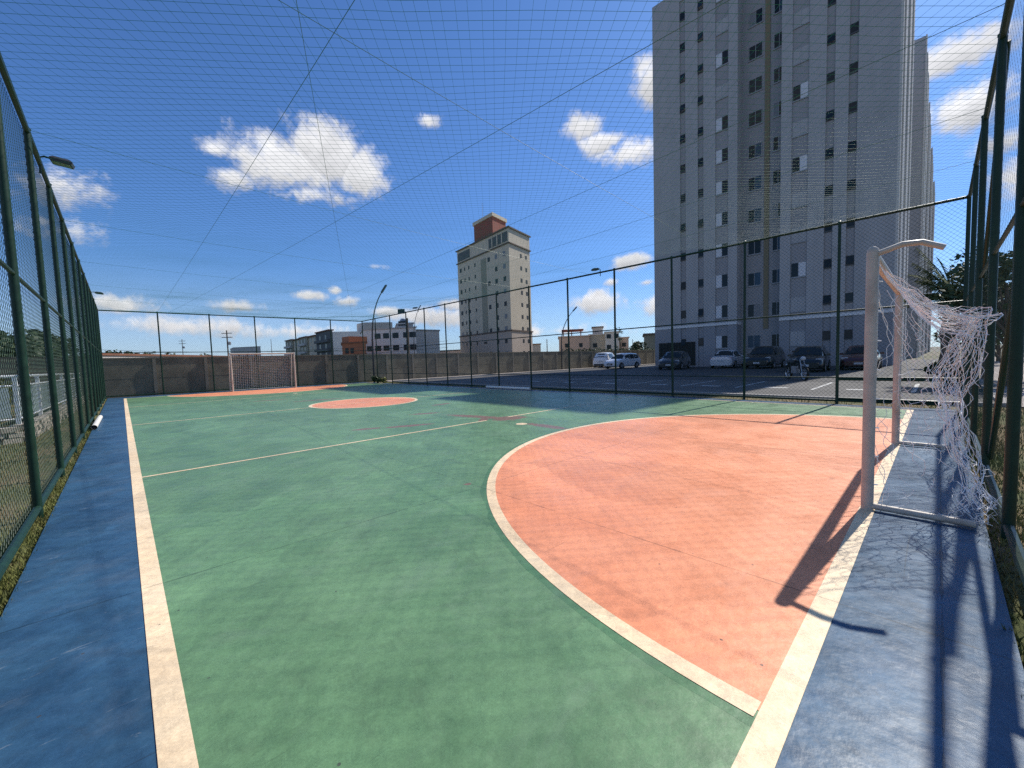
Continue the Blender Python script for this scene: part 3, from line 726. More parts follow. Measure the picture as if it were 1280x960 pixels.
# terrace of four-storey flats at the left with a blank pale end wall
D1, D2 = 125., 168.
fl4, a, b = house('apartment_block', at_d(417,440,D1), at_d(360,440,D2), at_d(500,440,D1+4), 11.2, M['whiteb'], 'long four-storey block of flats with stepped balconies and a blank pale end wall', 'apartment block', roof=False)
ea, eb = a.normalized(), b.normalized(); na = outward(ea, b)
for i, (s0, s1, m, h) in enumerate(((.0,.26,'darkb',11.6),(.26,.44,'beige',10.9),(.44,.62,'olive',11.1),(.62,.8,'beige',10.9),(.8,1.0,'olive',11.2))):
    q = MB(); qface(q, O, ea, na, a.length*s0, a.length*s1, -1, h, .01, .7 if i % 2 == 0 else .3); q.build('facade_bay', M[m], fl4)
    q = MB(); qface(q, O, ea, na, a.length*s0+.1, a.length*s1-.1, h+.003, h+.35, -.5, 1.1); q.build('roof', M['roofw'], fl4)
    for k in range(4):
        for t in (.3,.7):
            s = a.length*(s0+(s1-s0)*t); q = MB(); qface(q, O, ea, na, s-.8, s+.8, .8+k*2.75, 2.2+k*2.75, .3, .76 if i % 2 == 0 else .36); q.build('window', M['glass'], fl4)
        if i % 2 == 0:
            q = MB(); qface(q, O, ea, na, a.length*s0+.6, a.length*s1-.6, k*2.75-.1, k*2.75+.75, .705, 1.6); q.build('balcony', M['greyb' if i else 'darkb'], fl4)
q = MB(); p = b*.47; q.prism([p, p+eb*8.5, p+eb*8.5+ea*6, p+ea*6] if eb.cross(ea).z > 0 else [p, p+ea*6, p+eb*8.5+ea*6, p+eb*8.5], 11.2, 13.9); q.build('roof_tower', M['greyb'], fl4)

hw, a, b = house('house', at_d(428,440,84), at_d(428,440,92), at_d(458,440,82), 5.4, M['orange'], 'small orange house with a dark tiled roof behind the wall corner', 'house', winR=(.2,.42,.8), roof=M['roofw'], fl=2.6, z00=3.9, ww=.8)
q = MB(); q.prism([(1.6,.4,0),(5.6,.4,0),(5.6,4,0),(1.6,4,0)], 5.4, 7.0); q.build('upper_storey', M['orange'], hw)
house('house', at_d(455,440,95), at_d(452,440,107), at_d(521,440,92), 8.9, M['whiteb'], 'wide cream three-storey house with two rows of dark windows', 'house', winR=(.12,.28,.44,.62,.82,.94), roof=M['greyb'], z00=4.6, ww=1.5, wh=1.2)
hx, a, b = house('house', at_d(498,440,97), at_d(496,440,108), at_d(518,440,96), 10.2, M['greyb'], 'grey rooftop storey with a water tank above the cream house', 'house', winR=(.3,), roof=M['greyb'], z00=7.6, ww=1.8)
q = MB(); q.lathe([(.7,0),(.75,.8),(.4,1.2),(0,1.25)], 12, Matrix.Translation((b*.4+a*.2)+Vector((0,0,10.5)))); q.build('water_tank', M['tank'], hx, True)
house('house', at_d(520,440,100), at_d(518,440,112), at_d(550,440,104), 8.9, M['whiteb'], 'plain pale block beside the cream house, one small window', 'house', winR=(.3,), roof=M['greyb'], z00=4.3, ww=.9, fl=9)
house('house', at_d(548,440,125), at_d(547,440,135), at_d(579,440,120), 4.2, M['pinkb'], 'low pink shed with a flat dark roof left of the beige tower', 'house', winR=(.6,), roof=M['trim'], fl=3)
house('house', at_d(292,440,210), at_d(288,440,225), at_d(326,440,205), 11.2, M['greyb'], 'distant pale flat-roofed building above the far goal', 'house', winR=(.2,.5,.8), roof=M['greyb'])
house('house', at_d(126,444,52), at_d(120,444,62), at_d(300,444,86), 3.3, M['greyb'], 'long low building with a rust tiled roof behind the wall at left', 'house', roof=M['roofw'])
hp, a, b = house('house', at_d(699,440,112), at_d(699,440,125), at_d(737,440,110), 6.7, M['pinkb'], 'pink two-storey house with a red roof frame beyond the car park', 'house', winR=(.25,.55,.72), roof=M['pinkb'], z00=4.4, ww=.9, fl=5)
q = MB()
for t in (.12,.4,.7): qface(q, O, b.normalized(), outward(b.normalized(), a), b.length*t, b.length*t+.25, 6.9, 8.4, -1.2, -.95)
q.prism([b*.1, b*.82, b*.82+a*.5, b*.1+a*.5] if b.cross(a).z > 0 else [b*.1, b*.1+a*.5, b*.82+a*.5, b*.82], 8.4, 8.75); q.build('roof_frame', M['brick'], hp)
house('house', at_d(737,440,111), at_d(736,440,122), at_d(757,440,110), 7.0, M['beige'], 'cream house with a grey rooftop tank room beyond the white car', 'house', winR=(.35,), roof=M['whiteb'], z00=4.2, fl=5)
house('house', at_d(741,438,114), at_d(741,438,120), at_d(754,438,113), 9.2, M['greyb'], 'grey rooftop tank room standing between pink and white houses', 'house', roof=M['brown'])
house('house', at_d(757,440,108), at_d(756,440,118), at_d(774,440,107), 7.4, M['whiteb'], 'white two-storey house with two rows of dark windows beyond the hatchback', 'house', winR=(.25,.55,.8), roof=M['whiteb'], z00=3.6, ww=1.1)
house('house', at_d(774,440,112), at_d(773,440,120), at_d(786,440,111), 6.0, M['pinkb'], 'narrow pink house right of the white two-storey house', 'house', winR=(.5,), roof=M['pinkb'], z00=4.2, fl=4)
house('house', at_d(806,440,70), at_d(805,440,78), at_d(824,440,69), 4.6, M['olive'], 'small olive building tight against the foot of the grey tower', 'house', roof=M['brown'])
house('house', at_d(666,440,140), at_d(665,440,150), at_d(676,440,139), 5.9, M['greyb'], 'small grey house right behind the beige tower', 'house', winR=(.5,), roof=M['roofw'], fl=4)

# ------------------------------------------------------------------ lamps and poles
def lamp(px, base_y, D, top, head, label):
    b = at_d(px, base_y, D); b.z = 0; t = at_d(*top, D); h = at_d(*head, D+.4); root = thing('street_lamp', b, label, 'street lamp', 'curved street lamps')
    t_ = t-b; h_ = h-b; q = MB(); pts = [Vector((0,0,-.1)), Vector((0,0,t_.z*.55))]; rs = [.07,.055]
    A = Vector((0,0,t_.z*.55)); Bc = Vector((t_.x*.2, t_.y*.2, t_.z*1.0)); Cc = h_
    for k in range(1, 11):
        s = k/10; pts.append(A*(1-s)**2+Bc*2*s*(1-s)+Cc*s*s); rs.append(.05-.02*s)
    q.tube(pts, rs, 8); q.build('mast', M['lamp'], root, True)
    d = (pts[-1]-pts[-2]).normalized(); s_ = d.cross(Vector((0,0,1))).normalized(); q = MB(); q.obox(h_+d*.2, d*.30, s_*.11, Vector((0,0,.05))); q.build('lamp_head', M['lamp'], root)
lamp(468, 476, 26.5, (467,385), (478,364), 'tall curved street lamp beside the far corner of the court')
lamp(702, 440, 42, (702,405), (717,388), 'curved street lamp against the clouds right of the beige tower')
lamp(518, 440, 62, (519,398), (524,385), 'faint far curved street lamp above the cream house')
def pole(px, y0, y1, D, label, arms=True, r=.13):
    b = at_d(px, y0, D); t = at_d(px, y1, D); b.z = 0; root = thing('utility_pole', b, label, 'utility pole', 'utility poles beyond the wall'); H = t.z
    q = MB(); q.tube([(0,0,-.2),(0,0,H)], [r,r*.7], 8); q.build('mast', M['bark'], root, True)
    if arms:
        for z_ in (H-.5, H-1.2):
            q = MB(); q.obox((0,0,z_), r0*.9, Vector((0,0,.05)), fw*.05); q.build('crossarm', M['bark'], root)
        q = MB(); q.lathe([(.0,-.5),(.22,-.48),(.24,0),(.1,.1),(0,.1)], 10, Matrix.Translation((.3,0,H-2))); q.build('transformer', M['steel'], root)
pole(285.5, 445, 413, 70, 'thick dark utility pole with crossarms behind the far goal')
pole(229, 445, 424, 110, 'thin utility pole with a transformer over the low rust roof', r=.1)
pole(340, 445, 424, 120, 'plain thin pole left of the four-storey flats', False, .09)
pole(511, 440, 398, 40, 'plain dark pole in front of the cream three-storey house', False, .11)
pole(684, 440, 424, 120, 'short pole among roofs right of the beige tower', False, .15)
pole(791, 440, 424, 110, 'slim pole right of the narrow pink house', False, .1)
for (y0, y1), lab in (((436,434),'upper power line sagging past the far-left poles'), ((445,442),'lower power line just above the boundary wall')):
    a = at_d(100,y0,75); b = at_d(560,y1-8,75); q = MB(); q.tube([a.lerp(b,k/10)-Vector((0,0,1.2*4*(k/10)*(1-k/10))) for k in range(11)], .022, 4, cap=False)
    tag(q.build('power_line', M['trim']), lab, 'power line', 'power lines beyond the wall')

# ------------------------------------------------------------------ vegetation
def leaf_cloud(q, c, rad, n, size, r_, squash=.8, flat=False):
    for _ in range(n):
        while True:
            d = Vector((r_.uniform(-1,1), r_.uniform(-1,1), r_.uniform(-1,1)))
            if .05 < d.length < 1: break
        d = d.normalized()*(.35+.65*d.length)
        p = Vector(c)+Vector((d.x*rad, d.y*rad, d.z*rad*squash)); a = Vector((r_.uniform(-1,1), r_.uniform(-1,1), r_.uniform(-.6,.6))).normalized(); b = a.cross(Vector((r_.uniform(-1,1), r_.uniform(-1,1), r_.uniform(-1,1)))).normalized()
        s = size*r_.uniform(.6,1.3); q.add([p-a*s, p+b*s*.5, p+a*s, p-b*s*.5], [(0,1,2,3)])
def tree(loc, H, crown, label, leafm='leaf', seed=1, dens=1., leaf=.16, group=None, trunk_r=.12, low=.35, nclump=16):
    r_ = random.Random(seed); root = thing('tree', loc, label, 'tree', group)
    q = MB(); pts = [Vector((0,0,-.1))]; 
    for k in range(1, 7): pts.append(Vector((r_.uniform(-.06,.06)*k*.6, r_.uniform(-.06,.06)*k*.6, H*.75*k/6)))
    q.tube(pts, [trunk_r*(1-.12*k) for k in range(7)], 8)
    ends = []
    for k in range(nclump):
        z_ = H*r_.uniform(low, .98); ang = r_.uniform(0, 6.28); rr = crown*(1-abs((z_/H-low)/(1-low)-.45)*1.1)*r_.uniform(.35,1); e = Vector((math.cos(ang)*rr, math.sin(ang)*rr, z_))
        s = pts[min(6, max(1, int(z_/H*6)-1))]; q.tube([s, s.lerp(e,.5)+Vector((0,0,.1)), e], [trunk_r*.4, trunk_r*.25, trunk_r*.1], 5); ends.append(e)
    q.build('trunk', M['bark'], root, True)
    q = MB()
    for e in ends: leaf_cloud(q, e, crown*r_.uniform(.28,.5), int(95*dens), leaf, r_)
    q.build('crown', M[leafm], root); return root
def shrub(loc, r, label, leafm='leaf', seed=1, n=900, leaf=.06, name='shrub', group=None):
    r_ = random.Random(seed); root = thing(name, loc, label, 'shrub', group)
    q = MB()
    for k in range(7): a = r_.uniform(0,6.28); q.tube([(0,0,-.05),(math.cos(a)*r*.4,math.sin(a)*r*.4,r*.7),(math.cos(a)*r*.8,math.sin(a)*r*.8,r*1.1)], [.02,.015,.006], 5)
    q.build('stem', M['bark'], root)
    q = MB()
    for k in range(10): a = r_.uniform(0,6.28); t = r_.uniform(.1,.75); leaf_cloud(q, (math.cos(a)*r*t, math.sin(a)*r*t, r*r_.uniform(.35,1.1)), r*.45, n//10, leaf, r_)
    q.build('foliage', M[leafm], root); return root
def palm(loc, H, label, seed=2, nf=17, fl_=1.9):
    r_ = random.Random(seed); root = thing('palm_tree', loc, label, 'palm tree', 'palms by the path')
    q = MB(); pts = [Vector((.05*math.sin(k), .04*math.cos(k*1.3), H*k/8)) for k in range(9)]; q.tube(pts, [.16-.008*k+(.02 if k % 2 else 0) for k in range(9)], 10); q.build('trunk', M['bark'], root, True)
    for i in range(nf):
        a = 2*math.pi*i/nf*2.4+r_.uniform(-.2,.2); up = r_.uniform(.5,1.5); q = MB(); d = Vector((math.cos(a), math.sin(a), 0)); s = Vector((-d.y, d.x, 0)); rib = []
        L = fl_*r_.uniform(.8,1.15)
        for k in range(9):
            t = k/8; rib.append(pts[-1]+d*L*t*math.cos(up*.6)+Vector((0,0,L*(up*t-.62*t*t*(1.15-.35*up)))))
        q.tube(rib, [.022*(1-.1*k) for k in range(9)], 4)
        for k in range(1, 34):
            t = k/34; i0 = min(7, int(t*8)); p = rib[i0].lerp(rib[i0+1], t*8-i0); ll = .42*math.sin(math.pi*min(1,t*.85+.12))+.06
            for sg in (1,-1):
                tip = p+s*sg*ll*.8+d*ll*.5+Vector((0,0,-ll*.45*r_.uniform(.6,1.3))); w = d*.022; q.add([p-w, p+w, tip], [(0,1,2)])
        q.build('frond', M['frond'], root)
    return root
# right-hand side: palms, trees, hedge beyond the near fence
p = at_d(1190, 440, 13.5); palm((p.x,p.y,0), 2.75, 'leafy palm rising just behind the near goal at the fence corner', 2, 26, 1.45)
p = at_d(1179, 440, 24); palm((p.x,p.y,0), 3.4, 'farther palm partly hidden behind the leafy palm', 5, 16, 1.4)
def rt(px, D, H, cr_, lab, seed, **k): 
    p = at_d(px, 445, D); return tree((p.x,p.y,0), H, cr_, lab, seed=seed, group='trees beyond the near fence', **k)
rt(1232, 15, 4.4, 1.5, 'dark leafy tree seen through the fence beside the torn net', 4, leaf=.10, dens=1.3)
rt(1262, 12, 4.0, 1.4, 'dark bushy tree at the right edge behind the near fence', 6, leaf=.09, dens=1.4)
rt(1215, 26, 4.6, 1.9, 'distant dark tree just right of the palms', 8, leaf=.13, dens=1.3)
rt(1248, 30, 5.5, 2.6, 'far round tree between the two nearer dark trees', 9, leaf=.16, dens=1.3)
for i, (px, D) in enumerate(((1200,12.6),(1186,15.2),(1172,17.5))):
    p = at_d(px, 470, D); shrub((p.x,p.y,0), .42, ('dark strappy shrub under the leafy palm', 'low dark shrub behind the palm trunk', 'small dark shrub by the lit path')[i], seed=20+i, n=700, leaf=.08)
hd = thing('hedge', (22,-6.6,0), 'clipped dark hedge along the path on the right', 'hedge')
q = MB(); r_ = random.Random(31)
for k in range(46): leaf_cloud(q, (-12+k*.55, r_.uniform(-.2,.2), r_.uniform(.35,.9)), .5, 75, .075, r_)
q.build('foliage', M['leaf'], hd)
lw = thing('low_wall', (20,-7.4,0), 'low pale rendered wall beyond the hedge on the right', 'wall'); q = MB(); q.box(-16, 30, -.1, .1, -.1, 1.1); q.build('wall_body', M['whiteb'], lw); q = MB(); q.box(-16.05, 30.05, -.16, .16, 1.102, 1.18); q.build('coping', M['kerb'], lw)
# plants in the far corner of the court by the street lamp
p = at_d(462, 474, 24.6); shrub((p.x+.6,p.y+.2,0), .33, 'small bush at the far court corner by the lamp', 'leaf', 41, 500, .07)
p = at_d(480, 475, 25); shrub((p.x,p.y,0), .25, 'low weedy plant right of the lamp base', 'leafy', 42, 300, .06)
# thin tree beyond the car park and bushes by the tower
p = at_d(776, 440, 60); tree((p.x,p.y,0), 5.2, .9, 'spindly young tree beyond the white hatchback', seed=14, dens=.25, leaf=.14, trunk_r=.06, low=.25, nclump=9)
p = at_d(800, 440, 62); tree((p.x,p.y,0), 2.9, 1.5, 'low round dark tree left of the olive building', seed=15, dens=1., leaf=.18)
# hedge on top of the wall by the cars
hg = thing('creeper', (46,27.0,0), 'dark creeper spilling along the top of the boundary wall', 'creeper'); q = MB(); r_ = random.Random(8)
for k in range(44): leaf_cloud(q, (-12+k*.62, .25, 1.85+r_.uniform(-.1,.12)), .35, 45, .11, r_)
q.build('foliage', M['leaf'], hg)

# left-hand side: stone kerb wall with a white railing, bush, hill
rl = thing('railing', (-1.45,11.6,-.03), 'white pool railing with glass panels standing on the stone kerb', 'railing')
def post(x, y):
    q = MB(); q.box(x-.03,x+.03,y-.03,y+.03,.34,1.24); q.build('post', M['whitemetal'], rl)
path_pts = [(-2.6,-1.0),(-1.3,-.55),(0,0),(.08,2),(.12,4),(.16,6),(.2,8),(.2,10),(.2,12)]
for x, y in path_pts: post(x-.0, y)
for z_, r in ((1.24,.028),(1.06,.02),(.44,.016)):
    q = MB(); q.tube([(x,y,z_) for x,y in path_pts], r, 6); q.build('rail', M['whitemetal'], rl)
for (x0,y0),(x1,y1) in zip(path_pts, path_pts[1:]):
    q = MB(); d = Vector((x1-x0,y1-y0,0)); n = Vector((-d.y,d.x,0)).normalized()*.006; m = Vector(((x0+x1)/2,(y0+y1)/2,.75)); q.obox(m, d*.44, n, Vector((0,0,.28))); q.build('glass_panel', M['glass2'], rl)
sw = thing('stone_kerb', (-1.45,11.6,-.03), 'low pale rubble-stone kerb wall under the white railing', 'wall')
q = MB(); r_ = random.Random(17)
for (x0,y0),(x1,y1) in zip(path_pts, path_pts[1:]):
    L = math.hypot(x1-x0,y1-y0); n = max(2,int(L/.26))
    for lay in range(3):
        for i in range(n):
            t = (i+.5+(.25 if lay % 2 else 0))/n; x = x0+(x1-x0)*t; y = y0+(y1-y0)*t; d = Vector((x1-x0,y1-y0,0)).normalized(); s = r_.uniform(.8,1.1)
            q.obox((x+r_.uniform(-.015,.015),y+r_.uniform(-.015,.015),.05+.105*lay+r_.uniform(-.01,.01)), d*.125*s, Vector((-d.y,d.x,0))*(.11+r_.uniform(-.02,.02)), Vector((r_.uniform(-.006,.006),r_.uniform(-.006,.006),.05*s)))
q.build('stone_course', M['stone'], sw)
p = at_d(2, 480, 10.5); shrub((p.x-.3,p.y,-.03), .85, 'round yellow-green bush beyond the white railing', 'leafy', 51, 2200, .06)
p = at_d(49, 442, 40)
sh = thing('shed', (p.x,p.y,0), 'tiny white gabled shed under the wooded hill', 'shed'); q = MB(); q.add([(-1.1,-1,0),(1.1,-1,0),(1.1,1,0),(-1.1,1,0),(-1.1,-1,2.2),(1.1,-1,2.2),(1.1,1,2.2),(-1.1,1,2.2)], [(0,1,5,4),(1,2,6,5),(2,3,7,6),(3,0,4,7)]); q.build('wall', M['whiteb'], sh)
q = MB(); q.add([(-1.3,-1.2,2.2),(1.3,-1.2,2.2),(0,-1.2,3.0),(-1.3,1.2,2.2),(1.3,1.2,2.2),(0,1.2,3.0)], [(0,1,2),(3,5,4),(0,2,5,3),(2,1,4,5),(0,3,4,1)]); q.build('roof', M['whitemetal'], sh)
df = thing('timber_fence', (-9,27.5,0), 'dark timber screen fence behind the railing at left', 'fence'); q = MB()
for k in range(70): q.box(-13+k*.3,-13+k*.3+.28,-.02+.01*(k % 2),.03+.01*(k % 2),-.1,1.95+.03*(k % 3))
q.build('board', M['brown'], df)
# wooded hill at far left
mb = MB(); n = 40; v = []; f = []
for i in range(n+1):
    for j in range(13):
        az = R(-40)+R(66)*i/n; rr = 95+j*16
        prof = max(0, math.sin(math.pi*min(1,(j+.5)/12.))) * (7.5*max(.06, 1-((i/n)/.86)**1.6) + 1.6*mn.noise(Vector((i*.35,j*.4,0))))
        v.append((math.sin(az)*rr, math.cos(az)*rr, -.5+max(0,prof)))
for i in range(n):
    for j in range(12): k = i*13+j; f.append((k, k+1, k+14, k+13))
mb.add(v, f); struct('hill', mb, M['hill'])
ht = [(-8,34),(4,36),(14,33),(25,38),(37,36),(58,40),(70,46),(140,64),(152,60),(161,66),(175,70),(205,80),(255,90)]
kinds = ['broad dark tree', 'ragged dark tree', 'low round tree', 'tall dark tree']
for i, (px, D) in enumerate(ht):
    p = at_d(px, 445, D); Hh = 4.2 if px < 80 else 3.8
    lab = f"{kinds[i % 4]} " + ('on the skyline behind the lawn-side fence' if px < 80 else 'peeping over the low rust roof behind the wall')
    tree((p.x,p.y,0), Hh*rnd.uniform(.85,1.2), 2.4, lab, seed=60+i, dens=.6, leaf=.3, group='trees on the skyline at left', low=.2)

# ------------------------------------------------------------------ cars
def car(kind, loc, rz, pm, label):
    """nose towards local +x"""
    g = thing('parked_car', loc, label, 'car', 'cars parked by the tower', rz)
    Lh = {'hatch':3.95,'suv':4.3,'sedan':4.35}[kind]; Hh = {'hatch':1.48,'suv':1.64,'sedan':1.45}[kind]; w = {'hatch':.86,'suv':.91,'sedan':.86}[kind]; gc = .18 if kind != 'suv' else .22
    belt = Hh*.62; hood = Hh*.60
    # stations from tail to nose: x/L, half width, bottom, shoulder z, top z, half width at top
    tail = .0
    S = [(-.50,.86,.12,belt*.72,belt*.78,.80),(-.488,.95,.05,belt*.95,belt*1.0,.86)]
    if kind == 'sedan': S += [(-.43,.985,0,belt*.99,belt*1.05,.84),(-.34,1,0,belt,belt*1.07,.82),(-.20,1,0,belt,Hh*.97,.66),(-.05,1,0,belt,Hh,.68),(.08,1,0,belt*.98,Hh*.985,.67)]
    else: S += [(-.455,.98,0,belt,Hh*.80,.74),(-.40,1,0,belt,Hh*.96,.69),(-.20,1,0,belt,Hh,.71),(.0,1,0,belt*.99,Hh,.70),(.10,1,0,belt*.97,Hh*.965,.68)]
    S += [(.245,1,0,hood*.99,hood*1.04,.80),(.36,.985,0,hood*.93,hood*.98,.80),(.44,.95,.0,hood*.84,hood*.89,.78),(.487,.86,.04,hood*.62,hood*.74,.70),(.50,.78,.1,hood*.5,hood*.6,.66)]
    rings = []; q = MB(); v = []
    for t, ws, dz, zs, zt, wt in S:
        x = t*Lh; W_ = w*ws; zb = gc+dz; T = w*wt
        half = [(W_*.88,zb),(W_*.985,zb+.10),(W_,zb+(zs-zb)*.55),(W_*.965,zs),(T+.02,zt-.05 if zt-zs > .15 else zt-.02),(T*.86,zt),(T*.35,zt+.018)]
        ring = [(x,a,z_) for a,z_ in half]+[(x,-a,z_) for a,z_ in reversed(half)]; rings.append(ring); v += ring
    n = len(rings[0]); f = []
    for i in range(len(S)-1):
        for k in range(n): f.append((i*n+k, i*n+(k+1)%n, (i+1)*n+(k+1)%n, (i+1)*n+k))
    f += [tuple(range(n)), tuple((len(S)-1)*n+k for k in range(n-1,-1,-1))]
    q.add(v, f); body = q.build('body', pm, g, True)
    # glass: windscreen, rear window and side windows stand a touch proud of the body
    def P(i, k, s=1, out=.012):
        p = Vector(rings[i][k]); p.y *= s; return p
    def lerp_ring(x, k):
        for a, b in zip(S, S[1:]):
            if a[0] <= x <= b[0]:
                t = (x-a[0])/(b[0]-a[0]); ia, ib = S.index(a), S.index(b); return Vector(rings[ia][k]).lerp(Vector(rings[ib][k]), t)
    xs0, xs1 = (.235, .115); up = Vector((.012,0,.014))
    a, b = lerp_ring(xs0,4), lerp_ring(xs1,4); q = MB(); c0, c1 = lerp_ring(xs0,6), lerp_ring(xs1,6)
    q.add([a+up,c0+up,Vector((c0.x,-c0.y,c0.z))+up,Vector((a.x,-a.y,a.z))+up, b+up,c1+up,Vector((c1.x,-c1.y,c1.z))+up,Vector((b.x,-b.y,b.z))+up], [(0,1,5,4),(1,2,6,5),(2,3,7,6)]); q.build('windscreen', M['glass'], g, True)
    xr0, xr1 = ((-.325,-.215) if kind == 'sedan' else (-.475,-.415)); dn = Vector((-.014,0,.012))
    a, b = lerp_ring(xr0,4), lerp_ring(xr1,4); c0, c1 = lerp_ring(xr0,6), lerp_ring(xr1,6); q = MB()
    q.add([a+dn,c0+dn,Vector((c0.x,-c0.y,c0.z))+dn,Vector((a.x,-a.y,a.z))+dn, b+dn,c1+dn,Vector((c1.x,-c1.y,c1.z))+dn,Vector((b.x,-b.y,b.z))+dn], [(4,5,1,0),(5,6,2,1),(6,7,3,2)]); q.build('rear_window', M['glass'], g, True)
    segs = ((-.40,-.235),(-.22,-.055),(-.04,.13)) if kind != 'sedan' else ((-.24,-.195),(-.185,-.045),(-.03,.13))
    for s in (1,-1):
        for x0, x1 in segs:
            q = MB(); pts = []
            for x, kk in ((x0,3),(x1,3),(x1,4),(x0,4)):
                p3, p4 = lerp_ring(x,3), lerp_ring(x,4); p = p3.lerp(p4, .07 if kk == 3 else .90); p.y += .014; p.y *= s; pts.append(p)
            if s < 0: pts.reverse()
            q.add(pts, [(3,2,1,0)]); q.build('side_window', M['glass'], g)
        q = MB(); hx = lerp_ring(.465,2); q.obox((.452*Lh, s*w*.74, hood*.80), (.055,0,-.01), (0,.15,0), (.015,0,.06)); q.build('headlight', M['headl'], g)
        q = MB(); q.obox((-.487*Lh, s*w*.80, belt*.86), (.022,0,0), (0,.10,0), (0,0,.09)); q.build('taillight', M['taill'], g)
        q = MB(); q.obox((.105*Lh, s*(w+.08), belt+.05), (.05,0,0), (0,.09,0), (0,0,.06)); q.build('wing_mirror', pm, g)
        q = MB()
        for xd in (-.13,): q.obox((xd*Lh, s*(w*1.0+.004), belt*.87), (.09,0,0), (0,.012,0), (0,0,.014))
        q.build('door_handle', M['trim'], g)
        for xw in (-.30, .31):
            Mx = Matrix.Translation((xw*Lh, s*(w-.10), .31)) @ Matrix.Rotation(R(-90*s), 4, 'X')
            q = MB(); q.lathe([(.20,-.02),(.30,-.02),(.315,.03),(.315,.11),(.30,.125),(.20,.125)], 22, Mx); wh = q.build('wheel', M['tyre'], g, True)
            q = MB(); q.lathe([(.20,.118),(.185,.10),(.05,.108),(0,.112)], 22, Mx); 
            for k in range(5):
                aa = 2*math.pi*k/5; q.obox(Mx @ Vector((math.cos(aa)*.11, math.sin(aa)*.11, .118)), (Mx.to_3x3() @ Vector((math.cos(aa),math.sin(aa),0)))*.085, (Mx.to_3x3() @ Vector((-math.sin(aa),math.cos(aa),0)))*.02, (Mx.to_3x3() @ Vector((0,0,1)))*.01)
            q.build('rim', M['rim'], wh, True)
            q = MB(); q.lathe([(.365,.118),(.365,.127)], 22, Mx); q.lathe([(.0,.1265),(.36,.1265)], 22, Mx) if False else None
            q.build('wheel_arch', M['trim'], g)
    q = MB(); q.obox((.497*Lh,0,hood*.50),(.012,0,0),(0,.33,0),(0,0,.09)); q.obox((.492*Lh,0,gc+.12),(.03,0,0),(0,w*.72,0),(0,0,.05)); q.build('grille', M['trim'], g)
    q = MB(); q.obox((-.498*Lh,0,gc+.14),(.03,0,0),(0,w*.80,0),(0,0,.08)); q.build('rear_bumper', M['trim'] if kind == 'suv' else pm, g)
    q = MB(); q.obox((.512*Lh,0,gc+.22),(.006,0,0),(0,.2,0),(0,0,.055)); q.obox((-.507*Lh,0,belt*.70),(.006,0,0),(0,.2,0),(0,0,.055)); q.build('plate', M['plate'], g)
    return g
PI = math.pi
car('suv', (38.9,26.1-.9,-.02), R(18), M['c_white'], 'white SUV seen from behind at the sunlit end of the car park')
car('hatch', (36.2,21.55,-.02), PI+R(-6), M['c_white'], 'white hatchback facing the court next to the white SUV')
car('hatch', (33.6,15.0,-.02), PI+R(10), M['c_dark'], 'dark hatchback by the garage opening of the grey tower')
car('sedan', (36.4,11.75,-.02), R(4), M['c_silver'], 'silver sedan parked nose-in below the grey tower')
car('suv', (35.2,8.75,-.02), PI, M['c_black'], 'black SUV parked below the yellow stripe of the tower')
car('hatch', (29.6,5.0,-.02), PI+R(4), M['c_black'], 'large black hatchback closest to the court behind the motorcycle')
car('sedan', (32.9,2.95,-.02), PI+R(2), M['c_maroon'], 'dark maroon sedan rightmost in the parked row')

# motorcycle
mc = thing('motorcycle', (20.9,3.9,-.02), 'small black motorcycle standing in the shaded car park', 'motorcycle', None, PI+R(38))
for xw in (-.62,.64):
    Mx = Matrix.Translation((xw,0,.29)) @ Matrix.Rotation(R(90), 4, 'X')
    q = MB(); q.lathe([(.235,-.04),(.275,-.045),(.295,0),(.275,.045),(.235,.04)], 22, Mx); wh = q.build('wheel', M['tyre'], mc, True)
    q = MB(); q.lathe([(.235,-.03),(.21,0),(.235,.03)], 22, Mx); q.lathe([(0,-.05),(.05,-.05),(.05,.05),(0,.05)], 12, Mx)
    for k in range(6): aa = PI*k/6; d = Mx.to_3x3() @ Vector((math.cos(aa),math.sin(aa),0)); c = Vector((xw,0,.29)); q.tube([c-d*.22,c+d*.22], .006, 4)
    q.build('rim', M['rim'], wh)
q = MB(); q.tube([(-.62,0,.29),(-.2,0,.34),(.2,0,.42),(.38,0,.82)], .03, 6); q.tube([(-.45,0,.66),(-.1,0,.58),(.3,0,.72)], .03, 6); q.tube([(-.62,.09,.29),(-.45,.09,.64)], .02, 6); q.tube([(-.62,-.09,.29),(-.45,-.09,.64)], .02, 6); q.build('frame', M['trim'], mc)
q = MB(); q.tube([(.64,.08,.29),(.42,.07,.88)], .02, 6); q.tube([(.64,-.08,.29),(.42,-.07,.88)], .02, 6); q.build('fork', M['rim'], mc)
q = MB(); q.tube([(.28,.36,1.0),(.38,.18,1.02),(.4,0,.94),(.38,-.18,1.02),(.28,-.36,1.0)], .014, 6); q.tube([(.34,.24,1.0),(.36,.27,1.2)], .007, 5); q.tube([(.34,-.24,1.0),(.36,-.27,1.2)], .007, 5); q.obox((.36,.28,1.22),(.01,0,0),(0,.06,0),(0,0,.035)); q.obox((.36,-.28,1.22),(.01,0,0),(0,.06,0),(0,0,.035)); q.build('handlebar', M['trim'], mc)
q = MB(); q.tube([(-.02,0,.76),(.08,0,.83),(.2,0,.85),(.32,0,.8)], [.08,.13,.13,.07], 12); q.build('tank', M['c_black'], mc, True)
q = MB(); q.tube([(-.72,0,.80),(-.45,0,.78),(-.2,0,.74),(0,0,.76)], [.06,.11,.12,.07], 10); q.build('seat', M['trim'], mc, True)
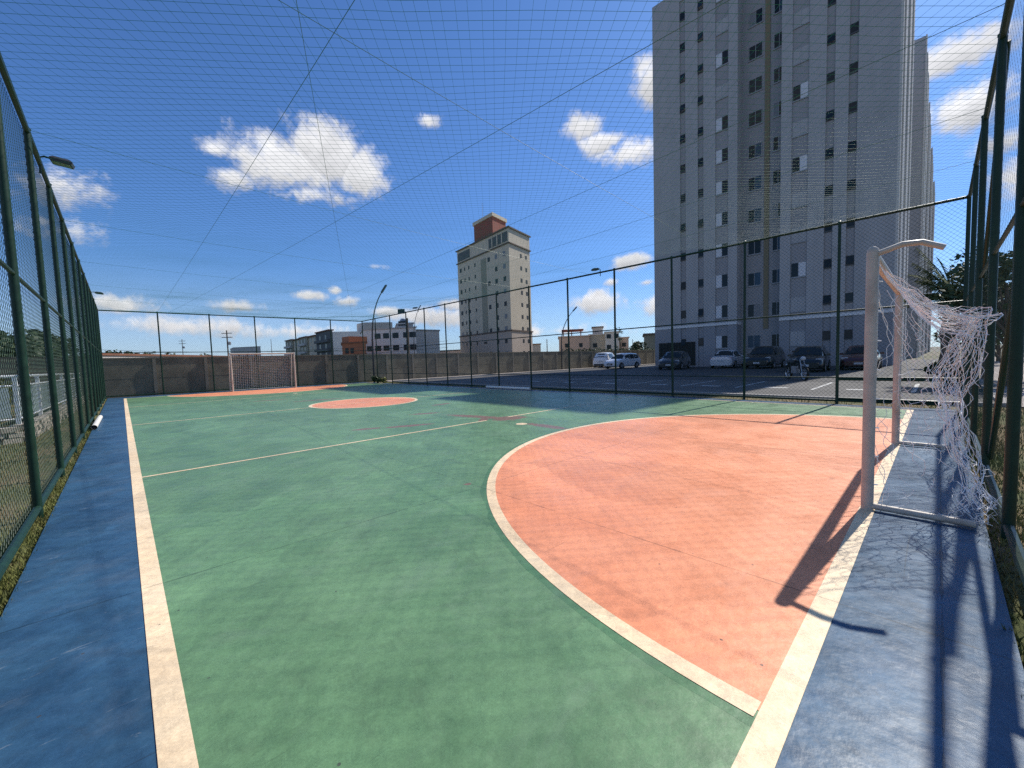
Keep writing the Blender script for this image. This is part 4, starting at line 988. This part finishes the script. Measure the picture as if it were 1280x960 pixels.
q = MB(); q.obox((.05,0,.44),(.19,0,0),(0,.13,0),(0,0,.15)); q.tube([(.1,.15,.3),(-.3,.17,.28),(-.75,.17,.36)], .04, 8); q.build('engine', M['rim'], mc)
q = MB(); q.lathe([(0,.09),(.07,.07),(.095,0),(.09,-.02),(0,-.025)], 14, Matrix.Translation((.52,0,.92)) @ Matrix.Rotation(R(90),4,'Y')); q.build('headlight', M['headl'], mc, True)
q = MB(); q.tube([(.40,0,.46),(.52,0,.57),(.66,0,.61),(.8,0,.55)], [.05,.07,.07,.04], 8); q.tube([(-.85,0,.5),(-.74,0,.6),(-.6,0,.64)], [.04,.07,.06], 8); q.build('mudguard', M['c_black'], mc, True)

# ------------------------------------------------------------------ world: physical sky with cumulus
w = bpy.data.worlds.new('World'); sc.world = w; w.use_nodes = True; g = G(w.node_tree)
bg = g.N['Background']; sky = g.new('ShaderNodeTexSky', sky_type='NISHITA'); sky.sun_disc = False
sky.sun_elevation = SUN_EL; sky.sun_rotation = math.atan2(SUN_H.x, SUN_H.y); sky.altitude = 700; sky.air_density = 1.0; sky.dust_density = .8; sky.ozone_density = 2.2
tc = g.new('ShaderNodeTexCoord').outputs['Generated']
X, Y, Z = g.sep(tc)
az = g.math('MULTIPLY', g.math('ARCTAN2', X, Y), 180/PI); el = g.math('MULTIPLY', g.math('ARCSINE', Z), 180/PI)
n1 = g.noise(tc, 9, 9, .62, .35); n2 = g.noise(tc, 30, 8, .66, .3)
n4 = g.noise(tc, 75, 6, .62, .4)
nn = g.math('ADD', g.math('ADD', g.math('MULTIPLY', g.math('SUBTRACT', n1, .5), 1.9), g.math('MULTIPLY', g.math('SUBTRACT', n2, .5), 1.2)), g.math('MULTIPLY', g.math('SUBTRACT', n4, .5), .45))
# (azimuth, elevation, half-width, half-height, weight)
CL = [(16,22.8,7.4,3.7,1.),(20.5,24.6,5.4,3.9,1.05),(25,22.8,3.9,3.5,1.),(10.5,20.6,3.2,1.5,.75),(19.5,20.2,8,1.3,.6),(9,23.0,2.2,1.2,.6),(33.5,29.2,2.0,1.0,.7),(54.5,28.0,3.2,1.8,.95),(60,24.6,5.0,2.0,1.),(56.5,26.2,4,1.6,.9),(63,31.0,2.8,2.6,.9),
      (90,24.9,5.0,1.5,.9),(91,20.5,4.5,2.2,.9),(94,17.2,3,1.2,.6),(96,13.5,3.5,3.2,.75),(-3,17.0,4.0,2.4,.7),(-2.5,13.2,3.4,1.4,.7),(17.6,8.6,2.8,.8,.85),(22.4,8.0,2.0,1.0,.9),(20.8,9.3,1.0,.6,.6),(31,6.2,6,1.5,.95),(40,6,7,1.6,.8),(27,6.8,3.4,.9,.8),(36,7.6,3,1.0,.8),
      (55,7.3,5,1.9,1.),(60,12.2,3.2,1.3,1.),(57.6,9.8,1.2,.6,.6),(62,9.4,1.8,.6,.6),(66,6.5,6,1.6,.8),(50,3.6,10,1.2,.6),(5,4.6,9,1.4,.7),(0,6.6,4,1.3,.8),(16,4.2,8,1.2,.7),(10,7.0,3,.7,.5),(26,12.5,2.5,.4,.35),(120,20,16,8,1),(160,30,20,8,1),(-70,25,25,9,1),(-120,35,18,9,1),(230,22,25,8,1)]
dens = None; lit = None
for a0, e0, ra, re, wt in CL:
    da = g.math('DIVIDE', g.math('SUBTRACT', az, a0 if a0 <= 180 else a0-360), ra); de = g.math('DIVIDE', g.math('SUBTRACT', el, e0), re)
    b_ = g.math('MULTIPLY', g.math('SUBTRACT', 1., g.math('SQRT', g.math('ADD', g.math('MULTIPLY', da, da), g.math('MULTIPLY', de, de)))), 1.25*wt)
    if dens is None: dens, lit = b_, de
    else:
        w_ = g.math('GREATER_THAN', b_, dens); lit = g.math('ADD', lit, g.math('MULTIPLY', g.math('SUBTRACT', de, lit), w_)); dens = g.math('MAXIMUM', dens, b_)
cloud = g.ramp(g.math('ADD', dens, g.math('MULTIPLY', nn, 1.15)), .0, .82)
haze = g.math('MULTIPLY', g.ramp(el, 13., -1.), .42)
n3 = g.noise(g.mapping(tc, (1,1,1), (0,0,0), (.02,.025,.035)), 14, 6, .6, .3)
shade = g.lin(g.math('SUBTRACT', n3, n1), -.22, .2, .70, 1.0)
shade = g.math('MULTIPLY', shade, g.lin(g.math('ADD', lit, g.math('MULTIPLY', nn, .5)), -.65, .45, .66, 1.0))
cc = g.mix(1., (11.2,11.2,11.5), g_col(g, shade), 'MULTIPLY')
skyc = g.mix(1., sky.outputs[0], (.64,.98,1.43), 'MULTIPLY')
skyc = g.mix(haze, skyc, (7.0,7.9,9.6))
col = g.mix(g.math('MULTIPLY', cloud, .97), skyc, cc)
g.L.new(col, bg.inputs[0]); bg.inputs[1].default_value = .086

sun = bpy.data.lights.new('sun', 'SUN'); sun.energy = 4.3; sun.angle = R(.47); sun.color = (1,.95,.87)
so = bpy.data.objects.new('sun', sun); COL.objects.link(so)
sd = Vector((SUN_H.x*math.cos(SUN_EL), SUN_H.y*math.cos(SUN_EL), math.sin(SUN_EL))); so.rotation_euler = sd.to_track_quat('Z','Y').to_euler(); so.location = sd*60

cam = bpy.data.cameras.new('camera'); cam.sensor_fit = 'HORIZONTAL'; cam.sensor_width = 36; cam.lens = F/1280*36; cam.clip_start = .02; cam.clip_end = 4000
co = bpy.data.objects.new('camera', cam); COL.objects.link(co)
co.matrix_world = Matrix(((cr.x,-cd.x,-fw.x,CAM.x),(cr.y,-cd.y,-fw.y,CAM.y),(cr.z,-cd.z,-fw.z,CAM.z),(0,0,0,1)))
sc.camera = co
sc.view_settings.view_transform = 'Standard'; sc.view_settings.look = 'None'; sc.view_settings.exposure = .28; sc.view_settings.gamma = 1
sc.cycles.use_denoising = False; sc.cycles.max_bounces = 5; sc.cycles.diffuse_bounces = 3; sc.cycles.glossy_bounces = 3
